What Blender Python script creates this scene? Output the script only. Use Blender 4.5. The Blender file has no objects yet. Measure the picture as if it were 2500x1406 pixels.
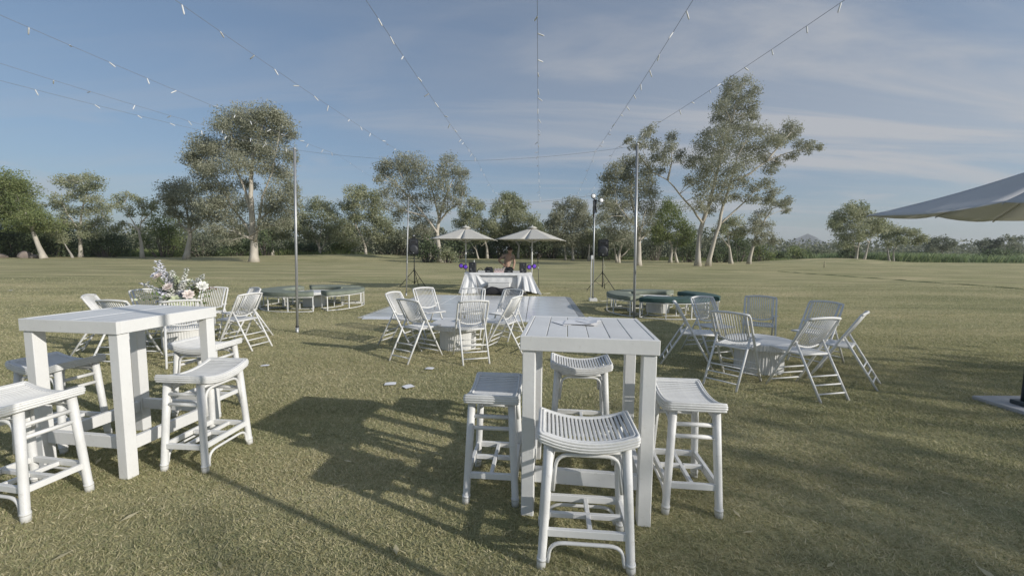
import bpy, bmesh, math, random
import numpy as np
from mathutils import Vector, Matrix

random.seed(7)
RNG = np.random.default_rng(7)
scene = bpy.context.scene
COL = scene.collection
R = math.radians

# ------------------------------------------------------------------ camera
F_PX, PITCH, EYE, ROLL = 998.0, 0.086, 1.505, 0.008
cam_d = bpy.data.cameras.new("camera")
cam = bpy.data.objects.new("camera", cam_d)
COL.objects.link(cam)
cam_d.sensor_width = 36.0
cam_d.lens = F_PX / 2500.0 * 36.0
cam_d.clip_start = 0.05
cam_d.clip_end = 20000
_c, _s = math.cos(PITCH), math.sin(PITCH)
_rt, _up, _fw = Vector((1, 0, 0)), Vector((0, _s, _c)), Vector((0, _c, -_s))
_r2 = _rt * math.cos(ROLL) + _up * math.sin(ROLL)
_u2 = -_rt * math.sin(ROLL) + _up * math.cos(ROLL)
cam.matrix_world = Matrix(((_r2.x, _u2.x, -_fw.x, 0), (_r2.y, _u2.y, -_fw.y, 0),
                           (_r2.z, _u2.z, -_fw.z, EYE), (0, 0, 0, 1)))
scene.camera = cam

# ------------------------------------------------------------------ light
SUN_EL, SUN_AZ = R(22), math.atan2(0.89, -0.454)
sd = bpy.data.lights.new("sun", 'SUN')
sun = bpy.data.objects.new("sun", sd)
COL.objects.link(sun)
sd.energy = 3.35
sd.angle = R(0.53)
sd.color = (1.0, 0.95, 0.87)
_to = Vector((math.sin(SUN_AZ) * math.cos(SUN_EL), math.cos(SUN_AZ) * math.cos(SUN_EL), math.sin(SUN_EL)))
sun.rotation_euler = _to.to_track_quat('Z', 'Y').to_euler()
sun.location = _to * 60

world = bpy.data.worlds.new("World")
scene.world = world
world.use_nodes = True
wn, wl = world.node_tree.nodes, world.node_tree.links
wn.clear()
def WN(t, **k):
    n = wn.new(t)
    for a, b in k.items(): setattr(n, a, b)
    return n
w_out = WN('ShaderNodeOutputWorld')
w_bg = WN('ShaderNodeBackground')
SKY_STRENGTH = 0.102
w_bg.inputs['Strength'].default_value = SKY_STRENGTH
w_sky = WN('ShaderNodeTexSky', sky_type='NISHITA', sun_disc=False)
w_sky.sun_elevation = SUN_EL
w_sky.sun_rotation = SUN_AZ
w_sky.air_density = 1.0
w_sky.dust_density = 0.8
w_sky.ozone_density = 1.0
w_tc = WN('ShaderNodeTexCoord')
w_sep = WN('ShaderNodeSeparateXYZ')
wl.new(w_tc.outputs['Generated'], w_sep.inputs[0])
def wmath(op, a, b=None, clamp=False):
    n = WN('ShaderNodeMath', operation=op, use_clamp=clamp)
    for i, v in enumerate((a, b)):
        if v is None: continue
        if isinstance(v, (int, float)): n.inputs[i].default_value = v
        else: wl.new(v, n.inputs[i])
    return n.outputs[0]
zz = wmath('ADD', wmath('MAXIMUM', w_sep.outputs['Z'], 0.0), 0.10)
uu = wmath('DIVIDE', w_sep.outputs['X'], zz)
vv = wmath('DIVIDE', w_sep.outputs['Y'], zz)
w_cmb = WN('ShaderNodeCombineXYZ')
wl.new(uu, w_cmb.inputs[0]); wl.new(vv, w_cmb.inputs[1])
def cloud_layer(rot, sc, detail, dist, seed, lo, hi):
    mp = WN('ShaderNodeMapping')
    mp.inputs['Rotation'].default_value = (0, 0, rot)
    mp.inputs['Scale'].default_value = sc
    mp.inputs['Location'].default_value = (seed, seed * .7, 0)
    wl.new(w_cmb.outputs[0], mp.inputs[0])
    nz = WN('ShaderNodeTexNoise')
    nz.inputs['Scale'].default_value = 1.0
    nz.inputs['Detail'].default_value = detail
    nz.inputs['Roughness'].default_value = .58
    nz.inputs['Distortion'].default_value = dist
    wl.new(mp.outputs[0], nz.inputs['Vector'])
    mr = WN('ShaderNodeMapRange', interpolation_type='SMOOTHSTEP')
    mr.inputs['From Min'].default_value = lo
    mr.inputs['From Max'].default_value = hi
    wl.new(nz.outputs['Fac'], mr.inputs['Value'])
    return mr.outputs[0]
c1 = cloud_layer(R(84), (.30, 1.7, 1), 7, .8, 3.1, .43, .66)       # long cirrus streaks
c2 = cloud_layer(R(66), (.20, .62, 1), 6, .6, 8.3, .42, .64)        # broad veil
side = WN('ShaderNodeMapRange', interpolation_type='SMOOTHSTEP')     # veil thickens to the east
side.inputs['From Min'].default_value = -1.6
side.inputs['From Max'].default_value = 2.6
side.inputs['To Min'].default_value = .28
side.inputs['To Max'].default_value = 1.0
wl.new(uu, side.inputs['Value'])
cov = wmath('ADD', wmath('MULTIPLY', c1, .75), wmath('MULTIPLY', c2, .42), clamp=True)
puf = WN('ShaderNodeMapping'); puf.inputs['Scale'].default_value = (5.5, 5.5, 26); wl.new(w_tc.outputs['Generated'], puf.inputs[0])
pn = WN('ShaderNodeTexNoise'); pn.inputs['Scale'].default_value = 1.0; pn.inputs['Detail'].default_value = 6; wl.new(puf.outputs[0], pn.inputs['Vector'])
pr = WN('ShaderNodeMapRange', interpolation_type='SMOOTHSTEP'); pr.inputs['From Min'].default_value = .56; pr.inputs['From Max'].default_value = .70; wl.new(pn.outputs['Fac'], pr.inputs['Value'])
pz = WN('ShaderNodeMapRange', interpolation_type='SMOOTHSTEP'); pz.inputs['From Min'].default_value = .26; pz.inputs['From Max'].default_value = .12; wl.new(w_sep.outputs['Z'], pz.inputs['Value'])
puff = wmath('MULTIPLY', wmath('MULTIPLY', pr.outputs[0], pz.outputs[0]), .55)
cov = wmath('MULTIPLY', cov, side.outputs[0])
cov = wmath('MAXIMUM', cov, puff)
cov = wmath('ADD', cov, wmath('MULTIPLY', side.outputs[0], .12), clamp=True)
fade = WN('ShaderNodeMapRange', interpolation_type='SMOOTHSTEP')
fade.inputs['From Min'].default_value = -.02
fade.inputs['From Max'].default_value = .10
wl.new(w_sep.outputs['Z'], fade.inputs['Value'])
cov = wmath('MULTIPLY', cov, fade.outputs[0])
cov = wmath('MULTIPLY', cov, .80)
w_mix = WN('ShaderNodeMix', data_type='RGBA')
wl.new(cov, w_mix.inputs['Factor'])
w_hsv = WN('ShaderNodeHueSaturation')
w_hsv.inputs['Saturation'].default_value = 1.0
w_hsv.inputs['Value'].default_value = 1.0
wl.new(w_sky.outputs[0], w_hsv.inputs['Color'])
w_gam = WN('ShaderNodeGamma'); w_gam.inputs[1].default_value = .66
wl.new(w_hsv.outputs[0], w_gam.inputs[0])
w_mul = WN('ShaderNodeMix', data_type='RGBA', blend_type='MULTIPLY')
w_mul.inputs[0].default_value = 1.0
w_mul.inputs[7].default_value = (.94, 1.13, 1.36, 1)
wl.new(w_gam.outputs[0], w_mul.inputs[6])
wl.new(w_mul.outputs[2], w_mix.inputs[6])
w_mix.inputs[7].default_value = (4.1, 4.1, 4.2, 1)
wl.new(w_mix.outputs[2], w_bg.inputs['Color'])
wl.new(w_bg.outputs[0], w_out.inputs[0])

scene.view_settings.view_transform = 'Standard'
scene.view_settings.look = 'None'
scene.view_settings.gamma = 1.0
scene.view_settings.exposure = 0.33
scene.view_settings.use_curve_mapping = False
scene.cycles.max_bounces = 6
scene.cycles.transparent_max_bounces = 6

# ------------------------------------------------------------------ photo pixel -> direction
def ray(px, py):
    X, Y = px - 1250.0, py - 703.0
    x = math.cos(ROLL) * X + math.sin(ROLL) * Y
    v = -(-math.sin(ROLL) * X + math.cos(ROLL) * Y)
    return Vector((x, F_PX * _c + v * _s, -F_PX * _s + v * _c))
def on_plane(px, py, z=0.0):
    d = ray(px, py); t = (z - EYE) / d.z
    return Vector((d.x * t, d.y * t, z))
def at_depth(px, py, Y):
    d = ray(px, py); t = Y / d.y
    return Vector((d.x * t, Y, EYE + d.z * t))

BUMPS = ((-25, 70, 15, 7, 1.0), (-44, 66, 14, 7, .45), (58, 74, 11, 6, .95), (5, 84, 30, 8, .35),
         (-70, 75, 18, 9, .3), (24, 58, 16, 5, .22), (95, 72, 26, 6, .35), (-8, 46, 22, 5, .16), (36, 44, 18, 3.5, .14))
def gz(x, y):
    z = 0.0
    for bx, by, sx, sy, a in BUMPS:
        z += a * math.exp(-((x - bx) / sx) ** 2 - ((y - by) / sy) ** 2)
    return z

# ------------------------------------------------------------------ materials
def new_mat(name):
    m = bpy.data.materials.new(name); m.use_nodes = True
    nt = m.node_tree
    return m, nt, nt.nodes, nt.links, nt.nodes['Principled BSDF']
def mat_basic(name, col, rough=.5, var=.0, scale=8.0, bump=0.0, bscale=60.0, metal=0.0, stretch=None, spec=.5, objvar=0.0):
    m, nt, n, l, b = new_mat(name)
    b.inputs['Base Color'].default_value = (*col, 1)
    b.inputs['Roughness'].default_value = rough
    b.inputs['Metallic'].default_value = metal
    b.inputs['Specular IOR Level'].default_value = spec
    tc = n.new('ShaderNodeTexCoord')
    vec = tc.outputs['Object']
    if stretch:
        mp = n.new('ShaderNodeMapping'); mp.inputs['Scale'].default_value = stretch
        l.new(vec, mp.inputs[0]); vec = mp.outputs[0]
    if var or objvar:
        nz = n.new('ShaderNodeTexNoise'); nz.inputs['Scale'].default_value = scale; nz.inputs['Detail'].default_value = 5
        l.new(vec, nz.inputs['Vector'])
        hv = n.new('ShaderNodeHueSaturation'); hv.inputs['Color'].default_value = (*col, 1)
        mr = n.new('ShaderNodeMapRange')
        mr.inputs['From Min'].default_value = .25; mr.inputs['From Max'].default_value = .75
        mr.inputs['To Min'].default_value = 1 - var; mr.inputs['To Max'].default_value = 1 + var
        l.new(nz.outputs['Fac'], mr.inputs['Value'])
        src = mr.outputs[0]
        if objvar:
            oi = n.new('ShaderNodeObjectInfo'); m2 = n.new('ShaderNodeMapRange')
            m2.inputs['To Min'].default_value = 1 - objvar; m2.inputs['To Max'].default_value = 1 + objvar
            l.new(oi.outputs['Random'], m2.inputs['Value'])
            mu = n.new('ShaderNodeMath'); mu.operation = 'MULTIPLY'
            l.new(src, mu.inputs[0]); l.new(m2.outputs[0], mu.inputs[1]); src = mu.outputs[0]
        l.new(src, hv.inputs['Value'])
        l.new(hv.outputs[0], b.inputs['Base Color'])
        r2 = n.new('ShaderNodeMapRange'); r2.inputs['To Min'].default_value = max(.05, rough - .12); r2.inputs['To Max'].default_value = min(1, rough + .12)
        l.new(nz.outputs['Fac'], r2.inputs['Value']); l.new(r2.outputs[0], b.inputs['Roughness'])
    if bump:
        n2 = n.new('ShaderNodeTexNoise'); n2.inputs['Scale'].default_value = bscale; n2.inputs['Detail'].default_value = 4
        l.new(vec, n2.inputs['Vector'])
        bp = n.new('ShaderNodeBump'); bp.inputs['Strength'].default_value = bump; bp.inputs['Distance'].default_value = .01
        l.new(n2.outputs['Fac'], bp.inputs['Height']); l.new(bp.outputs[0], b.inputs['Normal'])
    return m
MT = {}
MT['cane'] = mat_basic('white_painted_cane', (.69, .69, .68), .5, .06, 14, .18, 40, objvar=.035)
MT['wood'] = mat_basic('white_painted_timber', (.72, .72, .71), .5, .05, 4, .12, 30, objvar=.03)
def worn(mat, dirt=(.42, .40, .35)):
    nt = mat.node_tree; n, l = nt.nodes, nt.links; b = n['Principled BSDF']
    src = b.inputs['Base Color'].links[0].from_socket
    tc = n.new('ShaderNodeTexCoord'); z = n.new('ShaderNodeTexNoise'); z.inputs['Scale'].default_value = 34; z.inputs['Detail'].default_value = 8; z.inputs['Roughness'].default_value = .7
    l.new(tc.outputs['Object'], z.inputs['Vector'])
    mr = n.new('ShaderNodeMapRange'); mr.inputs['From Min'].default_value = .60; mr.inputs['From Max'].default_value = .74; mr.inputs['To Max'].default_value = .55
    l.new(z.outputs['Fac'], mr.inputs['Value'])
    mx = n.new('ShaderNodeMix'); mx.data_type = 'RGBA'; l.new(mr.outputs[0], mx.inputs[0]); l.new(src, mx.inputs[6]); mx.inputs[7].default_value = (*dirt, 1)
    l.new(mx.outputs[2], b.inputs['Base Color'])
worn(MT['cane']); worn(MT['wood'])
MT['drum'] = mat_basic('white_ribbed_drum', (.66, .66, .65), .55, .05, 9, .1, 30)
MT['steel'] = mat_basic('white_powder_coat', (.69, .69, .68), .4, .03, 10)
MT['galv'] = mat_basic('galvanised_pole', (.40, .41, .42), .42, .12, 18, metal=.55, stretch=(1, 1, .2))
MT['velvet'] = mat_basic('sage_velvet', (.20, .225, .18), .85, .2, 7, .2, 60)
MT['velvet_dark'] = mat_basic('forest_velvet', (.05, .10, .092), .85, .25, 7, .2, 60)
MT['panel'] = mat_basic('gloss_white_panel', (.70, .71, .72), .16, .04, 3, objvar=.03)
MT['alu'] = mat_basic('aluminium_edge', (.42, .43, .44), .35, .08, 20, metal=.7)
MT['canvas'] = mat_basic('cream_canvas', (.70, .68, .63), .8, .04, 6, .1, 120)
MT['canvas_big'] = mat_basic('grey_beige_canvas', (.74, .75, .77), .8, .04, 6, .1, 120)
MT['cloth'] = mat_basic('white_tablecloth', (.74, .74, .74), .85, .04, 5, .15, 40)
def translucent(mat, col, f):
    nt = mat.node_tree; n, l = nt.nodes, nt.links
    tr = n.new('ShaderNodeBsdfTranslucent'); tr.inputs[0].default_value = (*col, 1)
    ms = n.new('ShaderNodeMixShader'); ms.inputs[0].default_value = f
    l.new(n['Principled BSDF'].outputs[0], ms.inputs[1]); l.new(tr.outputs[0], ms.inputs[2]); l.new(ms.outputs[0], n['Material Output'].inputs[0])
translucent(MT['canvas_big'], (.62, .61, .57), .34)
translucent(MT['canvas'], (.7, .68, .62), .25)
MT['black'] = mat_basic('black_plastic', (.028, .030, .034), .45, .2, 30)
MT['black_cloth'] = mat_basic('black_cloth', (.022, .022, .026), .9, .3, 12)
MT['blackmetal'] = mat_basic('black_metal', (.022, .022, .02), .4, .2, 30)
MT['grille'] = mat_basic('speaker_grille', (.045, .048, .054), .55, .3, 200)
MT['grey_plastic'] = mat_basic('grey_plastic', (.42, .42, .42), .5, .15, 20)
MT['chrome'] = mat_basic('silver_badge', (.6, .6, .6), .3, metal=.8)
MT['pink'] = mat_basic('pale_pink_panel', (.62, .48, .47), .5, .2, 40)
MT['bark_pale'] = mat_basic('pale_paperbark', (.47, .43, .37), .9, .30, 1.6, .7, 3, stretch=(1, 1, .25))
MT['bark_grey'] = mat_basic('grey_bark', (.33, .31, .28), .9, .32, 1.6, .7, 3, stretch=(1, 1, .25))
MT['bark_dark'] = mat_basic('dark_bark', (.15, .13, .11), .95, .3, 2, .6, 4)
MT['stone'] = mat_basic('boulder_stone', (.24, .20, .18), .9, .35, 1.2, .8, 3)
MT['concrete'] = mat_basic('concrete_pad', (.42, .42, .42), .9, .12, 6, .3, 40)
MT['teal_metal'] = mat_basic('dark_teal_metal', (.045, .06, .068), .45, .1, 10)
MT['bulb'] = mat_basic('white_festoon_tube', (.66, .67, .68), .35)
MT['wire'] = mat_basic('grey_wire', (.20, .21, .23), .6)
MT['paper'] = mat_basic('white_card', (.80, .80, .81), .6)
MT['cablew'] = mat_basic('pale_cable', (.60, .58, .48), .6)
MT['stake'] = mat_basic('weathered_post', (.42, .38, .24), .8, .15, 4)
MT['skin'] = mat_basic('skin', (.42, .27, .20), .55, .06, 20)
MT['shirt'] = mat_basic('tan_patterned_shirt', (.36, .27, .22), .85, .35, 30)
MT['shorts'] = mat_basic('cream_shorts', (.60, .55, .48), .9, .08, 20)
MT['hair'] = mat_basic('dark_hair', (.03, .022, .018), .6, .2, 60)
MT['petal_w'] = mat_basic('white_petal', (.76, .76, .72), .6, .06, 40)
MT['petal_l'] = mat_basic('lilac_white_petal', (.76, .76, .82), .6, .06, 40)
MT['petal_p'] = mat_basic('blush_petal', (.76, .68, .64), .6, .08, 30)
MT['petal_g'] = mat_basic('green_white_petal', (.56, .60, .42), .6, .12, 40)
MT['stem'] = mat_basic('flower_foliage', (.10, .15, .045), .6, .3, 25)
MT['russet'] = mat_basic('russet_seedhead', (.16, .09, .05), .8, .3, 25)
MT['hill'] = mat_basic('forested_hill', (.035, .050, .038), .95, .35, .01, 1.0, .05)
m, nt, n, l, b = new_mat('purple_led')
b.inputs['Base Color'].default_value = (.10, .04, .35, 1)
b.inputs['Emission Color'].default_value = (.30, .12, .95, 1)
b.inputs['Emission Strength'].default_value = .22
MT['led'] = m
m, nt, n, l, b = new_mat('floodlight_lens')
b.inputs['Base Color'].default_value = (.8, .8, .8, 1); b.inputs['Roughness'].default_value = .15
b.inputs['Emission Color'].default_value = (1, 1, 1, 1); b.inputs['Emission Strength'].default_value = .08
MT['flood'] = m

def leaf_mat(name, cols, rough=.55, transl=.42):
    m, nt, n, l, b = new_mat(name)
    at = n.new('ShaderNodeAttribute'); at.attribute_name = 'leafvar'
    cr = n.new('ShaderNodeValToRGB')
    cr.color_ramp.elements[0].color = (*cols[0], 1); cr.color_ramp.elements[0].position = 0
    cr.color_ramp.elements[1].color = (*cols[-1], 1); cr.color_ramp.elements[1].position = 1
    for i, c in enumerate(cols[1:-1]):
        e = cr.color_ramp.elements.new((i + 1) / (len(cols) - 1)); e.color = (*c, 1)
    l.new(at.outputs['Fac'], cr.inputs[0])
    l.new(cr.outputs[0], b.inputs['Base Color'])
    b.inputs['Roughness'].default_value = rough
    b.inputs['Specular IOR Level'].default_value = .3
    tr = n.new('ShaderNodeBsdfTranslucent'); l.new(cr.outputs[0], tr.inputs['Color'])
    ms = n.new('ShaderNodeMixShader'); ms.inputs[0].default_value = transl
    l.new(b.outputs[0], ms.inputs[1]); l.new(tr.outputs[0], ms.inputs[2])
    l.new(ms.outputs[0], n['Material Output'].inputs[0])
    return m
MT['leaf_olive'] = leaf_mat('olive_foliage', [(0.183, 0.217, 0.119), (0.301, 0.329, 0.196), (0.405, 0.420, 0.273), (0.560, 0.560, 0.405)])
MT['leaf_grey'] = leaf_mat('grey_olive_foliage', [(0.172, 0.190, 0.132), (0.299, 0.310, 0.224), (0.402, 0.408, 0.305), (0.529, 0.529, 0.425)])
MT['leaf_green'] = leaf_mat('bush_foliage', [(0.081, 0.108, 0.065), (0.142, 0.182, 0.097), (0.223, 0.270, 0.135)])
MT['leaf_ygreen'] = leaf_mat('yellow_green_foliage', [(0.130, 0.175, 0.070), (0.224, 0.270, 0.112), (0.329, 0.351, 0.164)])
MT['leaf_wood'] = leaf_mat('woodland_foliage', [(0.123, 0.145, 0.102), (0.210, 0.232, 0.160), (0.319, 0.326, 0.232)])
MT['cane_leaf'] = leaf_mat('field_cane_leaf', [(0.120, 0.180, 0.096), (0.216, 0.282, 0.132), (0.348, 0.396, 0.192)])
MT['tallgrass'] = leaf_mat('tall_grass_blade', [(0.118, 0.169, 0.060), (0.220, 0.270, 0.101), (0.338, 0.338, 0.169)])
MT['blade'] = leaf_mat('lawn_blade', [(.28, .305, .15), (.43, .415, .235), (.56, .51, .315), (.72, .65, .45)], .6, .4)

# lawn
m, nt, n, l, b = new_mat('lawn')
tc = n.new('ShaderNodeTexCoord')
def nz_(scale, detail=5, st=None, rough=.6):
    v = tc.outputs['Object']
    if st:
        mp = n.new('ShaderNodeMapping'); mp.inputs['Scale'].default_value = st[0]; mp.inputs['Rotation'].default_value = (0, 0, st[1])
        l.new(v, mp.inputs[0]); v = mp.outputs[0]
    z = n.new('ShaderNodeTexNoise'); z.inputs['Scale'].default_value = scale; z.inputs['Detail'].default_value = detail
    z.inputs['Roughness'].default_value = rough
    l.new(v, z.inputs['Vector']); return z.outputs['Fac']
def ramp_(src, stops):
    cr = n.new('ShaderNodeValToRGB')
    while len(cr.color_ramp.elements) < len(stops): cr.color_ramp.elements.new(.5)
    for e, (p, c) in zip(cr.color_ramp.elements, stops): e.position = p; e.color = (*c, 1)
    l.new(src, cr.inputs[0]); return cr.outputs[0]
def mixc_(a, b_, fac, mode='MIX'):
    mx = n.new('ShaderNodeMix'); mx.data_type = 'RGBA'; mx.blend_type = mode
    for s, i in ((a, 6), (b_, 7)):
        if isinstance(s, tuple): mx.inputs[i].default_value = (*s, 1)
        else: l.new(s, mx.inputs[i])
    if isinstance(fac, float): mx.inputs[0].default_value = fac
    else: l.new(fac, mx.inputs[0])
    return mx.outputs[2]
base = ramp_(nz_(.22, 6, ((1, 2.2, 1), .25)), [(.30, (.34, .335, .20)), (.5, (.435, .40, .26)), (.70, (.52, .45, .315))])
streak = ramp_(nz_(1.0, 4, ((.06, .55, 1), -.06)), [(.36, (.70, .75, .68)), (.64, (1.20, 1.17, 1.12))])
base = mixc_(base, streak, .9, 'MULTIPLY')
streak2 = ramp_(nz_(1.0, 5, ((.35, 2.6, 1), -.05)), [(.35, (.78, .81, .76)), (.65, (1.14, 1.12, 1.09))])
base = mixc_(base, streak2, .9, 'MULTIPLY')
fine = ramp_(nz_(90, 3), [(.30, (.62, .63, .60)), (.62, (1.18, 1.17, 1.15))])
base = mixc_(base, fine, .75, 'MULTIPLY')
med = ramp_(nz_(9, 4), [(.35, (.80, .84, .78)), (.65, (1.15, 1.12, 1.08))])
base = mixc_(base, med, .8, 'MULTIPLY')
l.new(base, b.inputs['Base Color'])
b.inputs['Roughness'].default_value = .95
b.inputs['Specular IOR Level'].default_value = .08
hb = n.new('ShaderNodeMath'); hb.operation = 'ADD'
l.new(nz_(70, 4), hb.inputs[0]); l.new(nz_(14, 4), hb.inputs[1])
bp = n.new('ShaderNodeBump'); bp.inputs['Strength'].default_value = .75; bp.inputs['Distance'].default_value = .03
l.new(hb.outputs[0], bp.inputs['Height']); l.new(bp.outputs[0], b.inputs['Normal'])
MT['lawn'] = m

# ------------------------------------------------------------------ mesh helpers
class G:
    """a pile of vertices and faces that becomes ONE mesh object"""
    def __init__(s): s.v = []; s.f = []; s.sm = []
    def add(s, V, Fc, smooth=False):
        o = len(s.v); s.v += [tuple(p) for p in V]
        for f in Fc: s.f.append(tuple(i + o for i in f)); s.sm.append(smooth)
        return s
    def box(s, c, d, M=None, ch=0.0):
        hx, hy, hz = d[0] / 2, d[1] / 2, d[2] / 2
        if ch <= 0:
            V = [Vector((x * hx, y * hy, z * hz)) for z in (-1, 1) for x, y in ((-1, -1), (1, -1), (1, 1), (-1, 1))]
            Fc = [(3, 2, 1, 0), (4, 5, 6, 7), (0, 1, 5, 4), (1, 2, 6, 5), (2, 3, 7, 6), (3, 0, 4, 7)]
        else:
            bm = bmesh.new(); bmesh.ops.create_cube(bm, size=1)
            bmesh.ops.scale(bm, vec=d, verts=bm.verts)
            bmesh.ops.bevel(bm, geom=bm.edges[:], offset=ch, segments=1, affect='EDGES')
            bm.verts.index_update()
            V = [v.co.copy() for v in bm.verts]; Fc = [tuple(v.index for v in f.verts) for f in bm.faces]; bm.free()
        c = Vector(c)
        V = [(M @ p if M else p) + c for p in V]
        return s.add(V, Fc)
    def tube(s, P, rad, n=8, caps=True, flat=1.0, up=None, closed=False):
        P = [Vector(p) for p in P]; k = len(P)
        if not hasattr(rad, '__len__'): rad = [rad] * k
        V = []; T0 = None; N = None
        for i in range(k):
            if closed: t = P[(i + 1) % k] - P[i - 1]
            else: t = P[min(i + 1, k - 1)] - P[max(i - 1, 0)]
            t = t.normalized() if t.length > 1e-9 else Vector((0, 0, 1))
            if N is None:
                a = Vector(up) if up else (Vector((0, 0, 1)) if abs(t.z) < .9 else Vector((1, 0, 0)))
                N = (a - t * a.dot(t)).normalized()
            else:
                N = (N - t * N.dot(t))
                N = N.normalized() if N.length > 1e-6 else t.orthogonal().normalized()
            B = t.cross(N)
            for j in range(n):
                a = 2 * math.pi * (j + .5) / n
                V.append(P[i] + N * math.cos(a) * rad[i] * flat + B * math.sin(a) * rad[i])
        Fc = []
        for i in range(k if closed else k - 1):
            i2 = (i + 1) % k
            for j in range(n):
                j2 = (j + 1) % n
                Fc.append((i * n + j, i * n + j2, i2 * n + j2, i2 * n + j))
        s.add(V, Fc, n > 4)
        if caps and not closed:
            o = len(s.v) - len(V)
            s.f.append(tuple(o + j for j in reversed(range(n)))); s.sm.append(False)
            s.f.append(tuple(o + (k - 1) * n + j for j in range(n))); s.sm.append(False)
        return s
    def lathe(s, prof, n=32, c=(0, 0, 0), smooth=True, rmod=None):
        V = []
        for r, z in prof:
            for j in range(n):
                a = 2 * math.pi * j / n
                rr = r * (rmod(j) if rmod else 1)
                V.append((c[0] + rr * math.cos(a), c[1] + rr * math.sin(a), c[2] + z))
        Fc = []
        for i in range(len(prof) - 1):
            for j in range(n):
                j2 = (j + 1) % n
                Fc.append((i * n + j, i * n + j2, (i + 1) * n + j2, (i + 1) * n + j))
        Fc.append(tuple(reversed(range(n)))); Fc.append(tuple((len(prof) - 1) * n + j for j in range(n)))
        return s.add(V, Fc, smooth)
    def grid(s, fn, nu, nv, smooth=True):
        V = [fn(i / nu, j / nv) for i in range(nu + 1) for j in range(nv + 1)]
        Fc = [(i * (nv + 1) + j, (i + 1) * (nv + 1) + j, (i + 1) * (nv + 1) + j + 1, i * (nv + 1) + j + 1) for i in range(nu) for j in range(nv)]
        return s.add(V, Fc, smooth)
    def mesh(s, name):
        me = bpy.data.meshes.new(name)
        me.from_pydata([tuple(p) for p in s.v], [], s.f)
        me.polygons.foreach_set('use_smooth', s.sm)
        me.update()
        return me
def link(o, parent=None):
    COL.objects.link(o)
    if parent is not None: o.parent = parent
    return o
def mk(name, g, mat, parent=None, loc=None, rz=None):
    me = g.mesh(name) if isinstance(g, G) else g
    if mat is not None and not me.materials: me.materials.append(MT[mat])
    o = bpy.data.objects.new(name, me)
    if loc is not None: o.location = loc
    if rz is not None: o.rotation_euler = (0, 0, rz)
    return link(o, parent)
def thing(name, label, cat, loc=(0, 0, 0), rz=0.0, group=None):
    o = bpy.data.objects.new(name, None); o.empty_display_size = .1
    o.location = loc; o.rotation_euler = (0, 0, rz)
    link(o)
    return tag(o, label, cat, group)
def tag(o, label, cat, group=None, kind=None):
    if label: o['label'] = label
    if cat: o['category'] = cat
    if group: o['group'] = group
    if kind: o['kind'] = kind
    return o
KIDS = {}
def kids(o):
    return [c for c in o.children]
def copy_tree(o, parent=None):
    c = o.copy(); COL.objects.link(c); c.parent = parent
    for ch in kids(o): copy_tree(ch, c)
    return c
def bezier(a, b, c_, d, n=10):
    a, b, c_, d = map(Vector, (a, b, c_, d)); out = []
    for i in range(n + 1):
        t = i / n; out.append(a * (1 - t) ** 3 + b * 3 * t * (1 - t) ** 2 + c_ * 3 * t * t * (1 - t) + d * t ** 3)
    return out
def np_mesh(name, V, Fq, mat, var=None, k=4):
    """V (n,3) array, Fq (m,k) index array, var per-face leaf tint"""
    me = bpy.data.meshes.new(name)
    nv, nf = len(V), len(Fq)
    me.vertices.add(nv); me.vertices.foreach_set('co', np.ascontiguousarray(V, dtype=np.float32).ravel())
    me.loops.add(nf * k); me.polygons.add(nf)
    me.loops.foreach_set('vertex_index', np.ascontiguousarray(Fq, dtype=np.int32).ravel())
    me.polygons.foreach_set('loop_start', np.arange(0, nf * k, k, dtype=np.int32))
    me.polygons.foreach_set('loop_total', np.full(nf, k, dtype=np.int32))
    if var is not None:
        a = me.attributes.new('leafvar', 'FLOAT', 'FACE')
        a.data.foreach_set('value', np.ascontiguousarray(var, dtype=np.float32))
    me.update(calc_edges=True); me.validate()
    me.materials.append(MT[mat])
    return me

# ================================================================== SETTING
def build_ground():
    xs = np.concatenate([-np.geomspace(6000, 130, 14), np.linspace(-120, 150, 136), np.geomspace(160, 6000, 14)])
    ys = np.concatenate([-np.geomspace(6000, 30, 10), np.linspace(-20, 130, 126), np.geomspace(136, 6000, 18)])
    XX, YY = np.meshgrid(xs, ys, indexing='ij')
    Z = np.zeros_like(XX)
    for bx, by, sx, sy, a in BUMPS:
        Z += a * np.exp(-((XX - bx) / sx) ** 2 - ((YY - by) / sy) ** 2)
    V = np.stack([XX.ravel(), YY.ravel(), Z.ravel()], 1)
    ny = len(ys); i, j = np.meshgrid(np.arange(len(xs) - 1), np.arange(ny - 1), indexing='ij')
    a = (i * ny + j).ravel()
    Fq = np.stack([a, a + ny, a + ny + 1, a + 1], 1)
    me = np_mesh('ground', V, Fq, 'lawn')
    me.polygons.foreach_set('use_smooth', np.ones(len(me.polygons), dtype=bool))
    tag(mk('ground', me, None), None, None, kind='structure')
build_ground()

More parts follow.
